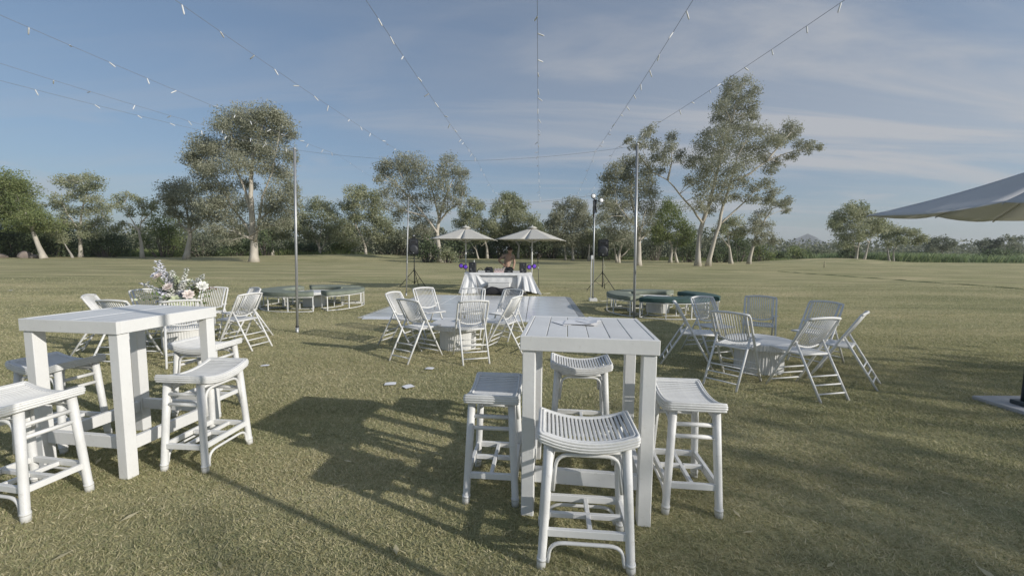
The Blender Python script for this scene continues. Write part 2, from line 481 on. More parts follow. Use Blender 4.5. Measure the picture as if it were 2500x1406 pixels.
def build_grass():
    # short lawn blades, thinning with distance; they stop where the single blade is far below a pixel
    Ps = []
    for y0, y1, dens in ((1.45, 2.4, 11000), (2.4, 3.4, 9000), (3.4, 4.8, 5600), (4.8, 6.6, 3000), (6.6, 9.2, 1350), (9.2, 13, 520), (13, 19, 160)):
        w = 1.36 * y1 + .3; y1e = y1 + (y1 - y0) * .7
        nn = int((y1 - y0) * 2 * w * dens)
        x = RNG.uniform(-w, w, nn); y = y0 + RNG.triangular(0, .25, 1.7, nn) * (y1 - y0)
        k = np.abs(x) < 1.33 * y + .25
        Ps.append(np.stack([x[k], y[k]], 1))
    P = np.concatenate(Ps); N = len(P)
    patch = .5 + .5 * np.sin(P[:, 0] * 1.7 + 1.3 * np.sin(P[:, 1] * 1.1)) * np.sin(P[:, 1] * 1.9 + np.sin(P[:, 0] * .8))
    fine = .5 + .5 * np.sin(P[:, 0] * 23 + 3 * np.sin(P[:, 1] * 17)) * np.sin(P[:, 1] * 27 + 2 * np.sin(P[:, 0] * 19))
    h = RNG.uniform(.007, .020, N) * (1 + .25 * (P[:, 1] > 3.4))
    w = RNG.uniform(.0022, .0042, N) * (1 + .20 * np.maximum(0, P[:, 1] - 2))
    az = RNG.uniform(0, 2 * np.pi, N); lean = RNG.uniform(.3, 2.2, N) * h
    fa = RNG.uniform(0, 2 * np.pi, N)
    B = np.concatenate([P, np.zeros((N, 1))], 1)
    S = np.stack([np.cos(fa), np.sin(fa), np.zeros(N)], 1) * w[:, None]
    T = B + np.stack([np.cos(az) * lean, np.sin(az) * lean, h], 1)
    V = np.empty((N, 3, 3)); V[:, 0] = B - S; V[:, 1] = B + S; V[:, 2] = T
    var = np.clip(RNG.normal(.47, .24, N) + .22 * (patch - .5) + .12 * (fine - .5), 0, 1)
    me = np_mesh('lawn_blades', V.reshape(-1, 3), np.arange(N * 3).reshape(N, 3), 'blade', var, 3)
    tag(mk('lawn_blades', me, None), 'short dry green lawn grass covering the ground', 'grass', kind='stuff')
build_grass()

def hills():
    g = G()
    for (cx, cy, rx, ry, hh, sd_) in ((2080, 2900, 270, 340, 158, 1), (1900, 3200, 420, 340, 112, 2), (1560, 3600, 500, 300, 40, 4), (-1500, 3300, 800, 400, 78, 3), (2900, 3600, 900, 400, 60, 5)):
        rg = random.Random(sd_)
        ph = [rg.uniform(0, 6) for _ in range(6)]
        def fn(u, v):
            a = u * 2 * math.pi; r = v
            x, y = math.cos(a) * r, math.sin(a) * r
            z = hh * max(0, (1 - r) ** 1.25 if r > .25 else (.75 ** 1.25 + (.25 - r) * .6))
            z *= 1 + .10 * math.sin(a * 3 + ph[0]) + .06 * math.sin(a * 7 + ph[1] + r * 9)
            return (cx + x * rx, cy + y * ry, z - 2)
        g.grid(fn, 48, 24)
    tag(mk('hills', g, 'hill'), None, None, kind='structure')
hills()

# ------------------------------------------------------------------ foliage
def leaf_quads(C, size, asp=.45, droop=.45, rg=RNG):
    """diamond leaves round the points C; returns verts (n*4,3)"""
    n_ = len(C)
    d = rg.normal(size=(n_, 3)); d[:, 2] -= droop * 1.6
    d /= np.linalg.norm(d, axis=1)[:, None]
    e = np.cross(d, rg.normal(size=(n_, 3))); e /= np.linalg.norm(e, axis=1)[:, None] + 1e-9
    L = (size * rg.uniform(.6, 1.35, n_))[:, None]
    V = np.empty((n_, 4, 3))
    V[:, 0] = C - d * L * .5; V[:, 1] = C + e * L * asp * .5; V[:, 2] = C + d * L * .5; V[:, 3] = C - e * L * asp * .5
    return V.reshape(-1, 3)

def tree(label, px, py0, D, clumps, trunks, mat='leaf_olive', bark='bark_pale', r0=.4, dens=1.0, seed=0, cat='tree', group=None, name='tree', leaf=None, base=None, depth=.5, twig=1.0):
    """clumps: (px,py,rx,ry) of foliage masses, trunks: pixel polylines; all turned into a volume D metres away"""
    rg = np.random.default_rng(seed + 100); rr = random.Random(seed)
    if base is None:
        d = ray(px, 620); bx = d.x * D / d.y; b0 = Vector((bx, D, gz(bx, D)))
    else: b0 = Vector(base)
    sc = D / F_PX
    shift = b0.z - at_depth(px, py0, D).z
    def W(x, y, dy=0.0):
        p = at_depth(x, y, D + dy); return Vector((p.x, D + dy, p.z + shift)) - Vector((b0.x, b0.y, b0.z))
    xs = [c[0] for c in clumps]; half = max(1.5, (max(xs) - min(xs)) / 2 * sc + 1)
    root = thing(name, label, cat, b0, 0, group)
    tg = G(); nodes = []
    tr_pts = []
    for ti, tp in enumerate(trunks):
        pts = []; dyo = 0
        for q, (x, y) in enumerate(tp):
            dyo += rr.uniform(-.4, .4) * (q > 0) * half * .12
            pts.append(W(x, y, dyo))
        # resample with a wobble
        P = []
        for a, b_ in zip(pts[:-1], pts[1:]):
            m_ = max(2, int((b_ - a).length / .9))
            for k in range(m_):
                t = k / m_; w = a.lerp(b_, t)
                if P: w += Vector((rr.uniform(-1, 1), rr.uniform(-1, 1), 0)) * .05 * (1 + (b_ - a).length * .03)
                P.append(w)
        P.append(pts[-1])
        nP = len(P); ra = r0 * .76 * (1.0 if ti == 0 else (.8 if tp[0][1] >= py0 - 3 else .42))
        rad = [max(.04, ra * (1 - .86 * (k / max(1, nP - 1)) ** .95)) for k in range(nP)]
        if tp[0][1] >= py0 - 3:
            rad[0] = ra * 1.5; rad[1] = max(rad[1], ra * 1.02); P[0].z = -.12; P[1] = P[0].lerp(P[1], .8)
        tg.tube(P, rad, 9)
        for k in range(max(1, nP // 3), nP): nodes.append((P[k], rad[k]))
    LC = []; LV = []
    lsz = leaf or max(.14, D * .0041)
    for ci, (cx, cy, rx, ry) in enumerate(clumps):
        dy = max(-1.6, min(1.6, rr.gauss(0, .75))) * half * depth * .5
        c = W(cx, cy, dy); ax, az = rx * sc * 1.04, ry * sc * 1.30; ay = (ax + az) * .5
        # limb from the closest lower node
        best = min(nodes, key=lambda nd: (nd[0] - c).length + (2.5 * max(0, nd[0].z - c.z + .2)))
        s_ = best[0]; Ln = (c - s_).length
        mid1 = s_.lerp(c, .35) + Vector((rr.uniform(-.1, .1), rr.uniform(-.1, .1), .06)) * Ln
        mid2 = s_.lerp(c, .7) + Vector((rr.uniform(-.08, .08), rr.uniform(-.08, .08), .08)) * Ln
        pl = bezier(s_, mid1, mid2, c, 6)
        ra = min(best[1] * .5, .014 * Ln + .035)
        tg.tube(pl, [ra * (1 - .12 * k) for k in range(7)], 6, caps=False)
        nsub = 13 + int(5 * (rx * ry) ** .5 / 20)
        tint = rr.uniform(-.16, .16)
        for sb in range(nsub):
            u = Vector((rr.gauss(0, 1), rr.gauss(0, 1), rr.gauss(0, 1)))
            u = u.normalized() * (rr.uniform(.25, 1.0) ** .6)
            sc_ = c + Vector((u.x * ax, u.y * ay, u.z * az * (1 if u.z > 0 else .75)))
            if rr.random() < .75 * twig:
                a = pl[rr.randint(3, 6)]
                tg.tube([a, a.lerp(sc_, .55) + Vector((0, 0, .08 * (sc_ - a).length)), sc_], [ra * .34, ra * .22, .012 + lsz * .04], 4, caps=False)
            rs = min(ax, az) * rr.uniform(.28, .50) + lsz * .4
            nl = int(dens * 14 * (rs / lsz) ** 2 + 8)
            Q = np.clip(rg.normal(size=(nl, 3)), -1.5, 1.5) * np.array([rs * .80, rs * .80, rs * .70])
            LC.append(Q + np.array(sc_)); LV.append(np.clip(rg.normal(.5 + tint + rr.uniform(-.12, .12), .2, nl), 0, 1))
    mk('trunk', tg, bark, root)
    C = np.concatenate(LC); V = leaf_quads(C, lsz, rg=rg)
    me = np_mesh('crown', V, np.arange(len(V)).reshape(-1, 4), mat, np.concatenate(LV))
    mk('crown', me, None, root)
    return root

TG = 'trees around the open lawn'
def rc(n_, x0, x1, y0, y1, r, seed):
    rr = random.Random(seed)
    return [(rr.uniform(x0, x1), rr.uniform(y0, y1), r * rr.uniform(.75, 1.2), r * rr.uniform(.5, .8)) for _ in range(n_)]

tree('broad olive tree with a pale leaning trunk beside the boulders', 108, 632, 62,
     [(20, 445, 34, 22), (52, 470, 30, 20), (0, 480, 36, 24), (40, 505, 38, 20), (70, 510, 26, 16), (-30, 455, 36, 28), (10, 530, 40, 18), (90, 535, 34, 16), (120, 555, 28, 14), (60, 550, 34, 16), (-40, 520, 40, 26)],
     [[(108, 632), (94, 600), (78, 560), (64, 525), (42, 480)], [(78, 560), (100, 535), (118, 545)]], 'leaf_ygreen', 'bark_pale', .48, 1.2, 1, group=TG)
tree('layered flat-topped tree standing between the leaning olive tree and the sparse sapling', 197, 630, 68,
     [(165, 442, 26, 12), (200, 436, 28, 11), (235, 450, 24, 11), (180, 460, 26, 9), (215, 462, 22, 9), (150, 490, 28, 10), (190, 480, 22, 10), (230, 490, 22, 10), (130, 505, 22, 9), (170, 520, 26, 11), (225, 520, 30, 12), (250, 545, 30, 11), (275, 560, 20, 8), (200, 550, 28, 12), (160, 545, 24, 10), (215, 575, 24, 10), (245, 510, 20, 9)],
     [[(197, 630), (196, 590), (192, 560), (205, 500), (215, 455)], [(192, 560), (165, 525), (150, 495)], [(196, 575), (235, 545), (255, 530)]], 'leaf_olive', 'bark_pale', .38, 1.0, 2, group=TG, depth=.35)
tree('thin sapling leaning left in front of the bushes beside the flat-topped tree', 178, 629, 66,
     [(140, 570, 20, 10), (125, 560, 16, 8), (150, 585, 14, 7)], [[(178, 629), (165, 605), (145, 575)]], 'leaf_olive', 'bark_grey', .2, .8, 3, group=TG)
tree('sparse open-branched tree with a thin pale trunk and small leaf tufts', 348, 632, 64,
     [(285, 490, 20, 9), (310, 482, 18, 8), (335, 492, 18, 8), (305, 510, 18, 7), (345, 508, 18, 7), (370, 510, 14, 8), (320, 525, 14, 6), (355, 525, 14, 6), (275, 505, 14, 6), (300, 548, 12, 5), (380, 500, 10, 8)],
     [[(348, 632), (344, 595), (340, 565), (325, 545), (305, 515)], [(340, 565), (345, 540), (350, 515)], [(344, 572), (318, 548), (298, 545)], [(345, 545), (365, 525), (374, 510)]], 'leaf_olive', 'bark_pale', .34, .62, 4, group=TG, depth=.35)
tree('upright tree with a thick pale trunk left of the biggest paperbark', 455, 630, 60,
     [(420, 465, 22, 18), (445, 455, 22, 16), (465, 470, 20, 18), (410, 490, 20, 14), (440, 490, 26, 16), (470, 500, 20, 14), (405, 515, 18, 10), (435, 520, 22, 12), (465, 530, 22, 12), (450, 548, 20, 8), (480, 545, 16, 10), (485, 515, 14, 12)],
     [[(455, 630), (460, 595), (465, 565), (462, 535), (448, 480)], [(465, 565), (445, 550), (425, 520)], [(465, 565), (485, 548), (495, 535)]], 'leaf_grey', 'bark_pale', .5, .95, 5, group=TG)
tree('tall full paperbark with a thick cream trunk at the lawn edge', 620, 640, 54,
     [(560, 285, 28, 20), (605, 278, 30, 20), (640, 290, 30, 22), (665, 282, 24, 18), (685, 300, 22, 22), (545, 310, 22, 18), (590, 315, 34, 22), (640, 325, 34, 22), (680, 335, 26, 20), (712, 330, 12, 10),
      (485, 365, 26, 18), (510, 355, 26, 20), (470, 392, 22, 14), (500, 395, 32, 20), (540, 370, 32, 22), (580, 360, 34, 24), (630, 365, 36, 24), (670, 370, 30, 22), (700, 385, 22, 16),
      (490, 425, 28, 16), (530, 415, 34, 20), (580, 405, 34, 22), (640, 410, 30, 18), (690, 425, 28, 20), (715, 455, 14, 18), (500, 455, 22, 12), (540, 460, 36, 20), (600, 450, 26, 14), (680, 470, 36, 24), (720, 490, 12, 16),
      (515, 500, 30, 18), (550, 495, 34, 22), (590, 500, 22, 16), (660, 505, 26, 20), (695, 515, 28, 22), (530, 540, 34, 16), (570, 535, 28, 16), (505, 525, 20, 14), (550, 570, 34, 14), (590, 565, 18, 12), (650, 545, 18, 14), (690, 545, 26, 16), (560, 590, 26, 8), (525, 562, 20, 10)],
     [[(620, 640), (620, 600), (619, 580), (615, 530), (612, 460), (618, 380), (640, 310)], [(619, 582), (600, 550), (570, 510), (530, 440), (505, 395)], [(622, 590), (632, 540), (640, 480), (665, 420), (680, 340)], [(618, 585), (592, 575), (570, 560)], [(615, 530), (600, 470), (570, 400), (565, 320)], [(632, 540), (665, 510), (690, 480)]],
     'leaf_grey', 'bark_pale', .66, .95, 6, group=TG)
tree('young tree with a slim straight trunk half hidden by the big paperbark', 666, 627, 72,
     [(650, 565, 18, 12), (680, 560, 20, 12), (705, 550, 18, 14), (665, 580, 22, 10), (700, 575, 18, 10), (725, 560, 12, 10)], [[(666, 627), (665, 600), (664, 580), (675, 560)]], 'leaf_olive', 'bark_pale', .36, 1, 7, group=TG)
tree('low forked tree with dark leaves behind the near left light pole', 783, 626, 74,
     [(755, 505, 20, 12), (780, 500, 22, 12), (805, 510, 16, 12), (750, 530, 18, 12), (790, 530, 24, 12), (765, 555, 24, 12), (800, 558, 20, 12), (745, 570, 20, 12), (775, 585, 24, 10), (805, 580, 16, 10), (815, 530, 10, 10), (740, 545, 14, 12)],
     [[(783, 626), (780, 605), (770, 585), (760, 550)], [(783, 612), (795, 590), (805, 565)], [(778, 600), (785, 560), (785, 515)]], 'leaf_olive', 'bark_pale', .42, .95, 8, group=TG)
tree('bushy grey-green tree with branching trunk on the grassy mound', 893, 622, 74,
     [(860, 475, 18, 14), (885, 468, 20, 12), (910, 480, 18, 14), (845, 500, 18, 12), (875, 500, 24, 14), (915, 505, 20, 14), (850, 530, 24, 14), (885, 530, 28, 14), (920, 535, 18, 14), (840, 555, 24, 14), (870, 560, 28, 14), (905, 560, 28, 14), (940, 545, 18, 14), (955, 565, 16, 12), (860, 585, 26, 10), (925, 580, 20, 10), (832, 575, 18, 12)],
     [[(893, 622), (892, 600), (885, 580), (865, 540), (865, 490)], [(892, 598), (905, 575), (925, 545)], [(890, 592), (870, 575), (850, 560)]], 'leaf_olive', 'bark_pale', .34, 1.05, 9, group=TG)
tree('crooked small tree on the mound beside the bushy grey-green tree', 847, 622, 76,
     [(835, 595, 16, 9), (850, 590, 14, 9), (820, 600, 12, 7)], [[(847, 622), (843, 608), (836, 596)]], 'leaf_ygreen', 'bark_grey', .16, 1, 10, group=TG)
tree('wide spreading paperbark with pale forked limbs behind the left loudspeaker', 1075, 640, 60,
     [(950, 400, 22, 12), (980, 392, 22, 14), (1010, 392, 22, 14), (930, 415, 18, 12), (960, 425, 26, 16), (995, 420, 28, 18), (1030, 410, 22, 18), (1095, 395, 16, 16), (1085, 420, 22, 18), (1115, 420, 18, 14), (1135, 425, 12, 10), (925, 440, 14, 8), (970, 455, 26, 14), (1010, 450, 28, 16), (1045, 445, 24, 16), (1080, 455, 24, 16), (1115, 455, 20, 18), (1130, 470, 12, 12),
      (945, 470, 18, 12), (980, 480, 24, 12), (1020, 480, 24, 14), (1060, 485, 22, 14), (1100, 485, 20, 14), (950, 500, 20, 12), (990, 510, 24, 12), (1035, 510, 22, 12), (1085, 510, 18, 12), (1120, 500, 14, 10), (970, 530, 18, 10), (1010, 535, 22, 10), (1045, 540, 20, 10), (1025, 560, 16, 10)],
     [[(1075, 640), (1070, 600), (1068, 565), (1072, 530), (1085, 490), (1105, 440)], [(1068, 570), (1040, 530), (1010, 495), (985, 440), (970, 410)], [(1072, 532), (1062, 490), (1050, 450), (1040, 420)], [(1070, 545), (1095, 515), (1120, 495), (1130, 470)], [(1040, 530), (1000, 518), (965, 505)], [(1010, 495), (960, 440), (935, 425)]],
     'leaf_grey', 'bark_pale', .52, .62, 11, group=TG)
tree('second leaning paperbark trunk just left of the wide spreading one', 1050, 622, 68,
     [(1010, 560, 16, 10), (1030, 548, 16, 10), (1000, 575, 14, 10), (1045, 560, 14, 10)], [[(1050, 622), (1056, 600), (1050, 580), (1020, 560)], [(1056, 600), (1064, 575), (1066, 550)]], 'leaf_grey', 'bark_pale', .5, .9, 12, group=TG)
tree('small green-grey tree peeping above the left patio umbrella', 1190, 637, 80,
     [(1150, 500, 16, 10), (1165, 510, 16, 10), (1135, 525, 16, 12), (1160, 535, 22, 12), (1125, 550, 16, 12), (1150, 560, 20, 12), (1180, 560, 18, 12), (1175, 585, 18, 10)], [[(1190, 637), (1189, 610), (1182, 585), (1165, 545), (1152, 510)], [(1186, 596), (1176, 606), (1170, 598)]], 'leaf_olive', 'bark_pale', .34, 1.1, 13, group=TG)
tree('thin forked sapling with bent trunk beside the small green-grey tree', 1168, 637, 80,
     [(1140, 590, 14, 8), (1152, 580, 14, 8), (1165, 592, 12, 8)], [[(1168, 637), (1162, 615), (1150, 600), (1142, 590)], [(1162, 612), (1158, 595), (1155, 585)]], 'leaf_olive', 'bark_pale', .2, 1, 14, group=TG)
tree('dense pointed olive tree rising between the two patio umbrellas', 1265, 636, 82,
     [(1240, 485, 14, 12), (1255, 495, 16, 12), (1225, 500, 16, 12), (1245, 515, 24, 14), (1275, 510, 16, 12), (1210, 525, 16, 12), (1235, 540, 26, 14), (1270, 535, 22, 14), (1295, 540, 16, 14), (1200, 555, 16, 12), (1225, 565, 24, 12), (1260, 565, 26, 12), (1295, 565, 20, 12), (1315, 560, 14, 12), (1325, 580, 14, 10), (1200, 580, 16, 10), (1240, 590, 22, 10), (1285, 590, 22, 10)],
     [[(1265, 636), (1267, 605), (1250, 580), (1245, 540), (1245, 500)], [(1267, 605), (1280, 580), (1290, 550)], [(1250, 580), (1230, 555), (1220, 530)]], 'leaf_olive', 'bark_pale', .30, 1.15, 15, group=TG)
tree('pale leaning trunk with thin crown behind the person at the DJ table', 1250, 633, 84,
     [(1238, 575, 14, 8), (1248, 565, 12, 8), (1230, 588, 12, 8)], [[(1250, 633), (1246, 610), (1240, 590), (1240, 575)]], 'leaf_olive', 'bark_pale', .28, 1, 16, group=TG)
tree('rounded olive tree with twin slim trunks right of the umbrellas', 1399, 637, 76,
     [(1370, 505, 18, 10), (1395, 498, 20, 10), (1418, 505, 16, 12), (1355, 525, 18, 12), (1385, 522, 26, 14), (1420, 525, 18, 14), (1350, 550, 18, 14), (1380, 550, 28, 14), (1415, 550, 24, 14), (1440, 540, 12, 14), (1355, 575, 18, 12), (1385, 578, 26, 12), (1420, 578, 22, 12), (1400, 595, 24, 8), (1365, 595, 16, 8)],
     [[(1399, 637), (1398, 610), (1395, 580), (1390, 530)], [(1398, 612), (1415, 585), (1420, 550)]], 'leaf_grey', 'bark_pale', .30, 1.2, 17, group=TG)
tree('slim straight trunk with small crown left of the rounded olive tree', 1381, 637, 78, [(1375, 590, 14, 8), (1390, 585, 12, 8), (1382, 575, 12, 8)], [[(1381, 637), (1380, 610), (1380, 585)]], 'leaf_olive', 'bark_pale', .22, 1, 18, group=TG)
tree('slim straight trunk behind the pole that carries the floodlights', 1437, 637, 76, [(1432, 585, 14, 9), (1448, 580, 14, 9), (1440, 570, 14, 8), (1455, 595, 12, 8)], [[(1437, 637), (1438, 605), (1440, 580)]], 'leaf_olive', 'bark_pale', .24, 1, 19, group=TG)
tree('tall full grey-leaved tree behind the near right light pole', 1558, 650, 50,
     [(1500, 415, 18, 12), (1525, 402, 20, 12), (1555, 400, 22, 14), (1580, 415, 16, 14), (1485, 440, 18, 14), (1515, 432, 28, 18), (1550, 432, 30, 18), (1585, 445, 16, 16), (1480, 470, 20, 16), (1510, 465, 30, 18), (1550, 470, 32, 18), (1590, 480, 18, 16), (1475, 500, 20, 16), (1505, 500, 28, 18), (1545, 505, 30, 16), (1585, 515, 20, 14), (1470, 535, 18, 14), (1500, 535, 26, 16), (1535, 540, 24, 14), (1580, 545, 20, 12), (1490, 565, 24, 12), (1525, 570, 22, 12), (1572, 570, 14, 10), (1505, 590, 24, 10)],
     [[(1558, 650), (1559, 610), (1560, 575), (1553, 540), (1540, 480), (1545, 420)], [(1560, 575), (1570, 540), (1580, 500)], [(1556, 555), (1530, 530), (1505, 500), (1500, 450)], [(1559, 590), (1575, 575), (1590, 560)]],
     'leaf_grey', 'bark_pale', .44, .8, 20, group=TG)
tree('twisted twin-trunked tree behind the right loudspeaker', 1510, 637, 64,
     [(1495, 580, 20, 10), (1520, 575, 22, 10), (1540, 590, 16, 10), (1480, 595, 16, 8)], [[(1510, 637), (1512, 610), (1520, 590), (1525, 575)], [(1508, 637), (1502, 612), (1498, 585)], [(1513, 625), (1535, 605), (1552, 585)]], 'leaf_grey', 'bark_pale', .34, 1, 21, group=TG)
tree('yellow-green wide-limbed tree between the two tall paperbarks', 1640, 638, 70,
     [(1630, 500, 16, 14), (1645, 515, 18, 14), (1615, 525, 18, 14), (1655, 540, 24, 14), (1620, 550, 26, 14), (1600, 560, 18, 12), (1670, 555, 20, 12), (1640, 572, 28, 10), (1610, 580, 22, 10), (1680, 575, 16, 12), (1665, 590, 20, 10)],
     [[(1636, 638), (1640, 612), (1640, 595), (1620, 565), (1612, 535)], [(1653, 638), (1648, 612), (1655, 585), (1660, 550)], [(1640, 600), (1635, 570), (1640, 530)]], 'leaf_ygreen', 'bark_pale', .36, 1, 22, group=TG)
tree('tallest spreading gum with two pale trunks and far-reaching limbs', 1712, 650, 51,
     [(1790, 215, 20, 14), (1815, 210, 22, 14), (1835, 225, 14, 16), (1775, 235, 18, 14), (1810, 240, 24, 14), (1760, 260, 16, 14), (1790, 262, 22, 14), (1830, 262, 18, 14), (1840, 285, 12, 10), (1750, 290, 14, 14), (1775, 290, 20, 14), (1815, 288, 20, 10), (1765, 315, 20, 12), (1795, 310, 18, 12),
      (1725, 330, 20, 12), (1755, 340, 26, 16), (1795, 335, 28, 16), (1835, 320, 26, 14), (1865, 325, 24, 14), (1880, 345, 20, 14), (1715, 360, 22, 16), (1750, 375, 30, 18), (1795, 370, 32, 18), (1840, 360, 30, 18), (1700, 390, 20, 14), (1735, 405, 30, 18), (1780, 410, 32, 18), (1825, 400, 28, 16), (1860, 385, 20, 14),
      (1930, 310, 16, 12), (1940, 330, 18, 12), (1915, 335, 18, 12), (1905, 350, 16, 10), (1955, 355, 18, 9), (1985, 355, 18, 8), (2000, 362, 10, 6), (1965, 370, 20, 7), (1935, 385, 18, 8), (1900, 400, 16, 10), (1880, 415, 18, 10),
      (1575, 330, 12, 10), (1590, 320, 10, 12), (1565, 352, 16, 10), (1535, 345, 12, 6), (1550, 360, 12, 6), (1595, 355, 14, 14), (1600, 385, 14, 10), (1640, 335, 12, 14), (1635, 365, 14, 14), (1625, 390, 14, 12), (1660, 385, 18, 12), (1680, 400, 16, 10), (1610, 420, 12, 8),
      (1720, 440, 30, 18), (1760, 450, 30, 18), (1805, 445, 26, 14), (1690, 440, 20, 12), (1845, 460, 18, 10), (1870, 450, 16, 10), (1890, 470, 16, 9), (1720, 475, 26, 14), (1760, 485, 26, 12), (1800, 480, 18, 10), (1840, 485, 20, 10), (1870, 490, 16, 10), (1700, 505, 24, 12), (1735, 515, 22, 10)],
     [[(1703, 650), (1706, 600), (1710, 560), (1730, 500), (1745, 440), (1765, 370), (1785, 300), (1800, 235)], [(1728, 650), (1740, 600), (1756, 550), (1765, 500), (1785, 440), (1800, 380), (1830, 330)], [(1715, 545), (1690, 510), (1660, 475), (1630, 440), (1590, 420), (1570, 370)], [(1756, 550), (1800, 510), (1840, 470), (1880, 455)], [(1785, 445), (1830, 425), (1870, 395), (1920, 375), (1975, 362)], [(1730, 500), (1765, 465), (1820, 455)], [(1630, 440), (1640, 400), (1640, 350)], [(1870, 395), (1900, 360), (1930, 325)], [(1590, 420), (1560, 380), (1545, 352)]],
     'leaf_grey', 'bark_pale', .44, .72, 23, group=TG, twig=.9)
tree('straight pale trunk with a low crown right of the tallest gum', 1785, 640, 62,
     [(1775, 545, 18, 10), (1800, 540, 18, 10), (1760, 560, 16, 10), (1815, 560, 16, 10), (1790, 570, 20, 10)], [[(1785, 640), (1783, 610), (1778, 580), (1776, 550)], [(1780, 600), (1765, 580), (1760, 565)]], 'leaf_olive', 'bark_pale', .34, 1, 24, group=TG)
tree('open tree leaning right with bare limbs beside the tallest gum', 1828, 640, 62,
     [(1885, 490, 18, 8), (1915, 495, 12, 8), (1925, 485, 8, 10), (1860, 515, 22, 10), (1845, 535, 18, 10), (1870, 545, 18, 9), (1840, 560, 18, 10), (1875, 570, 18, 9), (1890, 585, 12, 8), (1855, 585, 18, 8), (1920, 510, 10, 5)],
     [[(1828, 640), (1838, 600), (1848, 570), (1862, 540), (1885, 505), (1915, 495)], [(1848, 575), (1870, 565), (1880, 560)], [(1862, 540), (1850, 520), (1845, 510)]], 'leaf_grey', 'bark_pale', .34, .8, 25, group=TG)
tree('dark broad tree with several pale stems in front of the tall field crop', 2090, 640, 90,
     [(2075, 510, 20, 12), (2100, 505, 16, 10), (2050, 530, 20, 12), (2080, 530, 26, 12), (2110, 525, 18, 12), (2035, 545, 16, 8), (2060, 555, 26, 12), (2095, 555, 26, 12), (2055, 580, 20, 10), (2085, 580, 24, 10), (2140, 545, 20, 12), (2160, 555, 14, 10), (2125, 550, 20, 12), (2145, 565, 18, 8), (2060, 600, 16, 8), (2110, 575, 16, 10)],
     [[(2090, 640), (2092, 615), (2098, 590), (2095, 560)], [(2092, 618), (2085, 590), (2078, 560)], [(2108, 640), (2116, 612), (2122, 590), (2135, 570)], [(2122, 592), (2108, 580), (2100, 570)]], 'leaf_olive', 'bark_pale', .42, 1.2, 26, group=TG)
tree('wide low tree with two thin stems standing at the crop edge', 2172, 641, 94,
     [(2180, 560, 12, 8), (2165, 580, 16, 9), (2190, 575, 18, 9), (2215, 568, 16, 8), (2235, 570, 14, 8), (2205, 590, 20, 8), (2230, 590, 16, 8), (2175, 597, 14, 6), (2250, 585, 12, 8)],
     [[(2172, 641), (2168, 618), (2164, 600), (2172, 580)], [(2182, 641), (2180, 615), (2195, 592), (2215, 580)]], 'leaf_olive', 'bark_grey', .28, 1.1, 27, group=TG)
tree('flat-crowned distant tree beyond the crop left of the scattered far trees', 2300, 622, 150,
     [(2275, 580, 16, 7), (2300, 572, 18, 7), (2325, 580, 14, 7), (2290, 590, 18, 7), (2315, 592, 14, 6), (2270, 595, 14, 6)], [[(2304, 622), (2302, 600), (2300, 585)], [(2302, 602), (2318, 592), (2325, 585)]], 'leaf_wood', 'bark_grey', .5, 1, 28, group=TG)
tree('tiered distant tree beyond the crop under the large grey umbrella', 2450, 622, 150,
     [(2400, 580, 14, 6), (2430, 575, 16, 6), (2460, 568, 18, 6), (2485, 572, 14, 6), (2440, 588, 20, 7), (2475, 590, 20, 7), (2415, 594, 14, 6)], [[(2450, 622), (2450, 602), (2455, 585)], [(2450, 602), (2432, 590), (2420, 582)]], 'leaf_wood', 'bark_grey', .5, 1, 29, group=TG)

# bushes
def bush(label, px, D, wpx, hpx, mat='leaf_green', seed=0, dens=1.0):
    rg = np.random.default_rng(seed + 900); rr = random.Random(seed + 900)
    d = ray(px, 620); bx = d.x * D / d.y; b0 = Vector((bx, D, gz(bx, D))); sc = D / F_PX
    W_, H_ = wpx * sc / 2, hpx * sc
    root = thing('bush', label, 'bush', b0, 0, 'bushes along the lawn edge')
    g = G(); LC = []; LV = []
    lsz = max(.15, D * .0042)
    nb = 9 + int(wpx / 9)
    for k in range(nb):
        a = rr.uniform(-1, 1); hh = H_ * rr.uniform(.3, .92) * (1 - .45 * a * a)
        c = Vector((a * W_ * .9, rr.uniform(-.6, .6) * W_ * .6, hh))
        g.tube([(c.x * .4, c.y * .4, -.1), (c.x * .75, c.y * .75, hh * .5), c], [.09, .06, .02], 5, caps=False)
        for s_ in range(5):
            q = c + Vector((rr.gauss(0, .22) * W_ * .7, rr.gauss(0, .25) * W_ * .6, rr.gauss(0, .16) * H_))
            rs = min(W_, H_) * rr.uniform(.16, .27)
            nl = int(dens * 6 * (rs / lsz) ** 2 + 6)
            Q = rg.normal(size=(nl, 3)) * rs * np.array([.8, .8, .6]) + np.array(q)
            Q[:, 2] = np.abs(Q[:, 2] - .1) + .1
            LC.append(Q); LV.append(np.clip(rg.normal(.5 + rr.uniform(-.2, .2), .2, nl), 0, 1))
    mk('stems', g, 'bark_dark', root)
    V = leaf_quads(np.concatenate(LC), lsz, .6, .2, rg)
    mk('foliage', np_mesh('foliage', V, np.arange(len(V)).reshape(-1, 4), mat, np.concatenate(LV)), None, root)
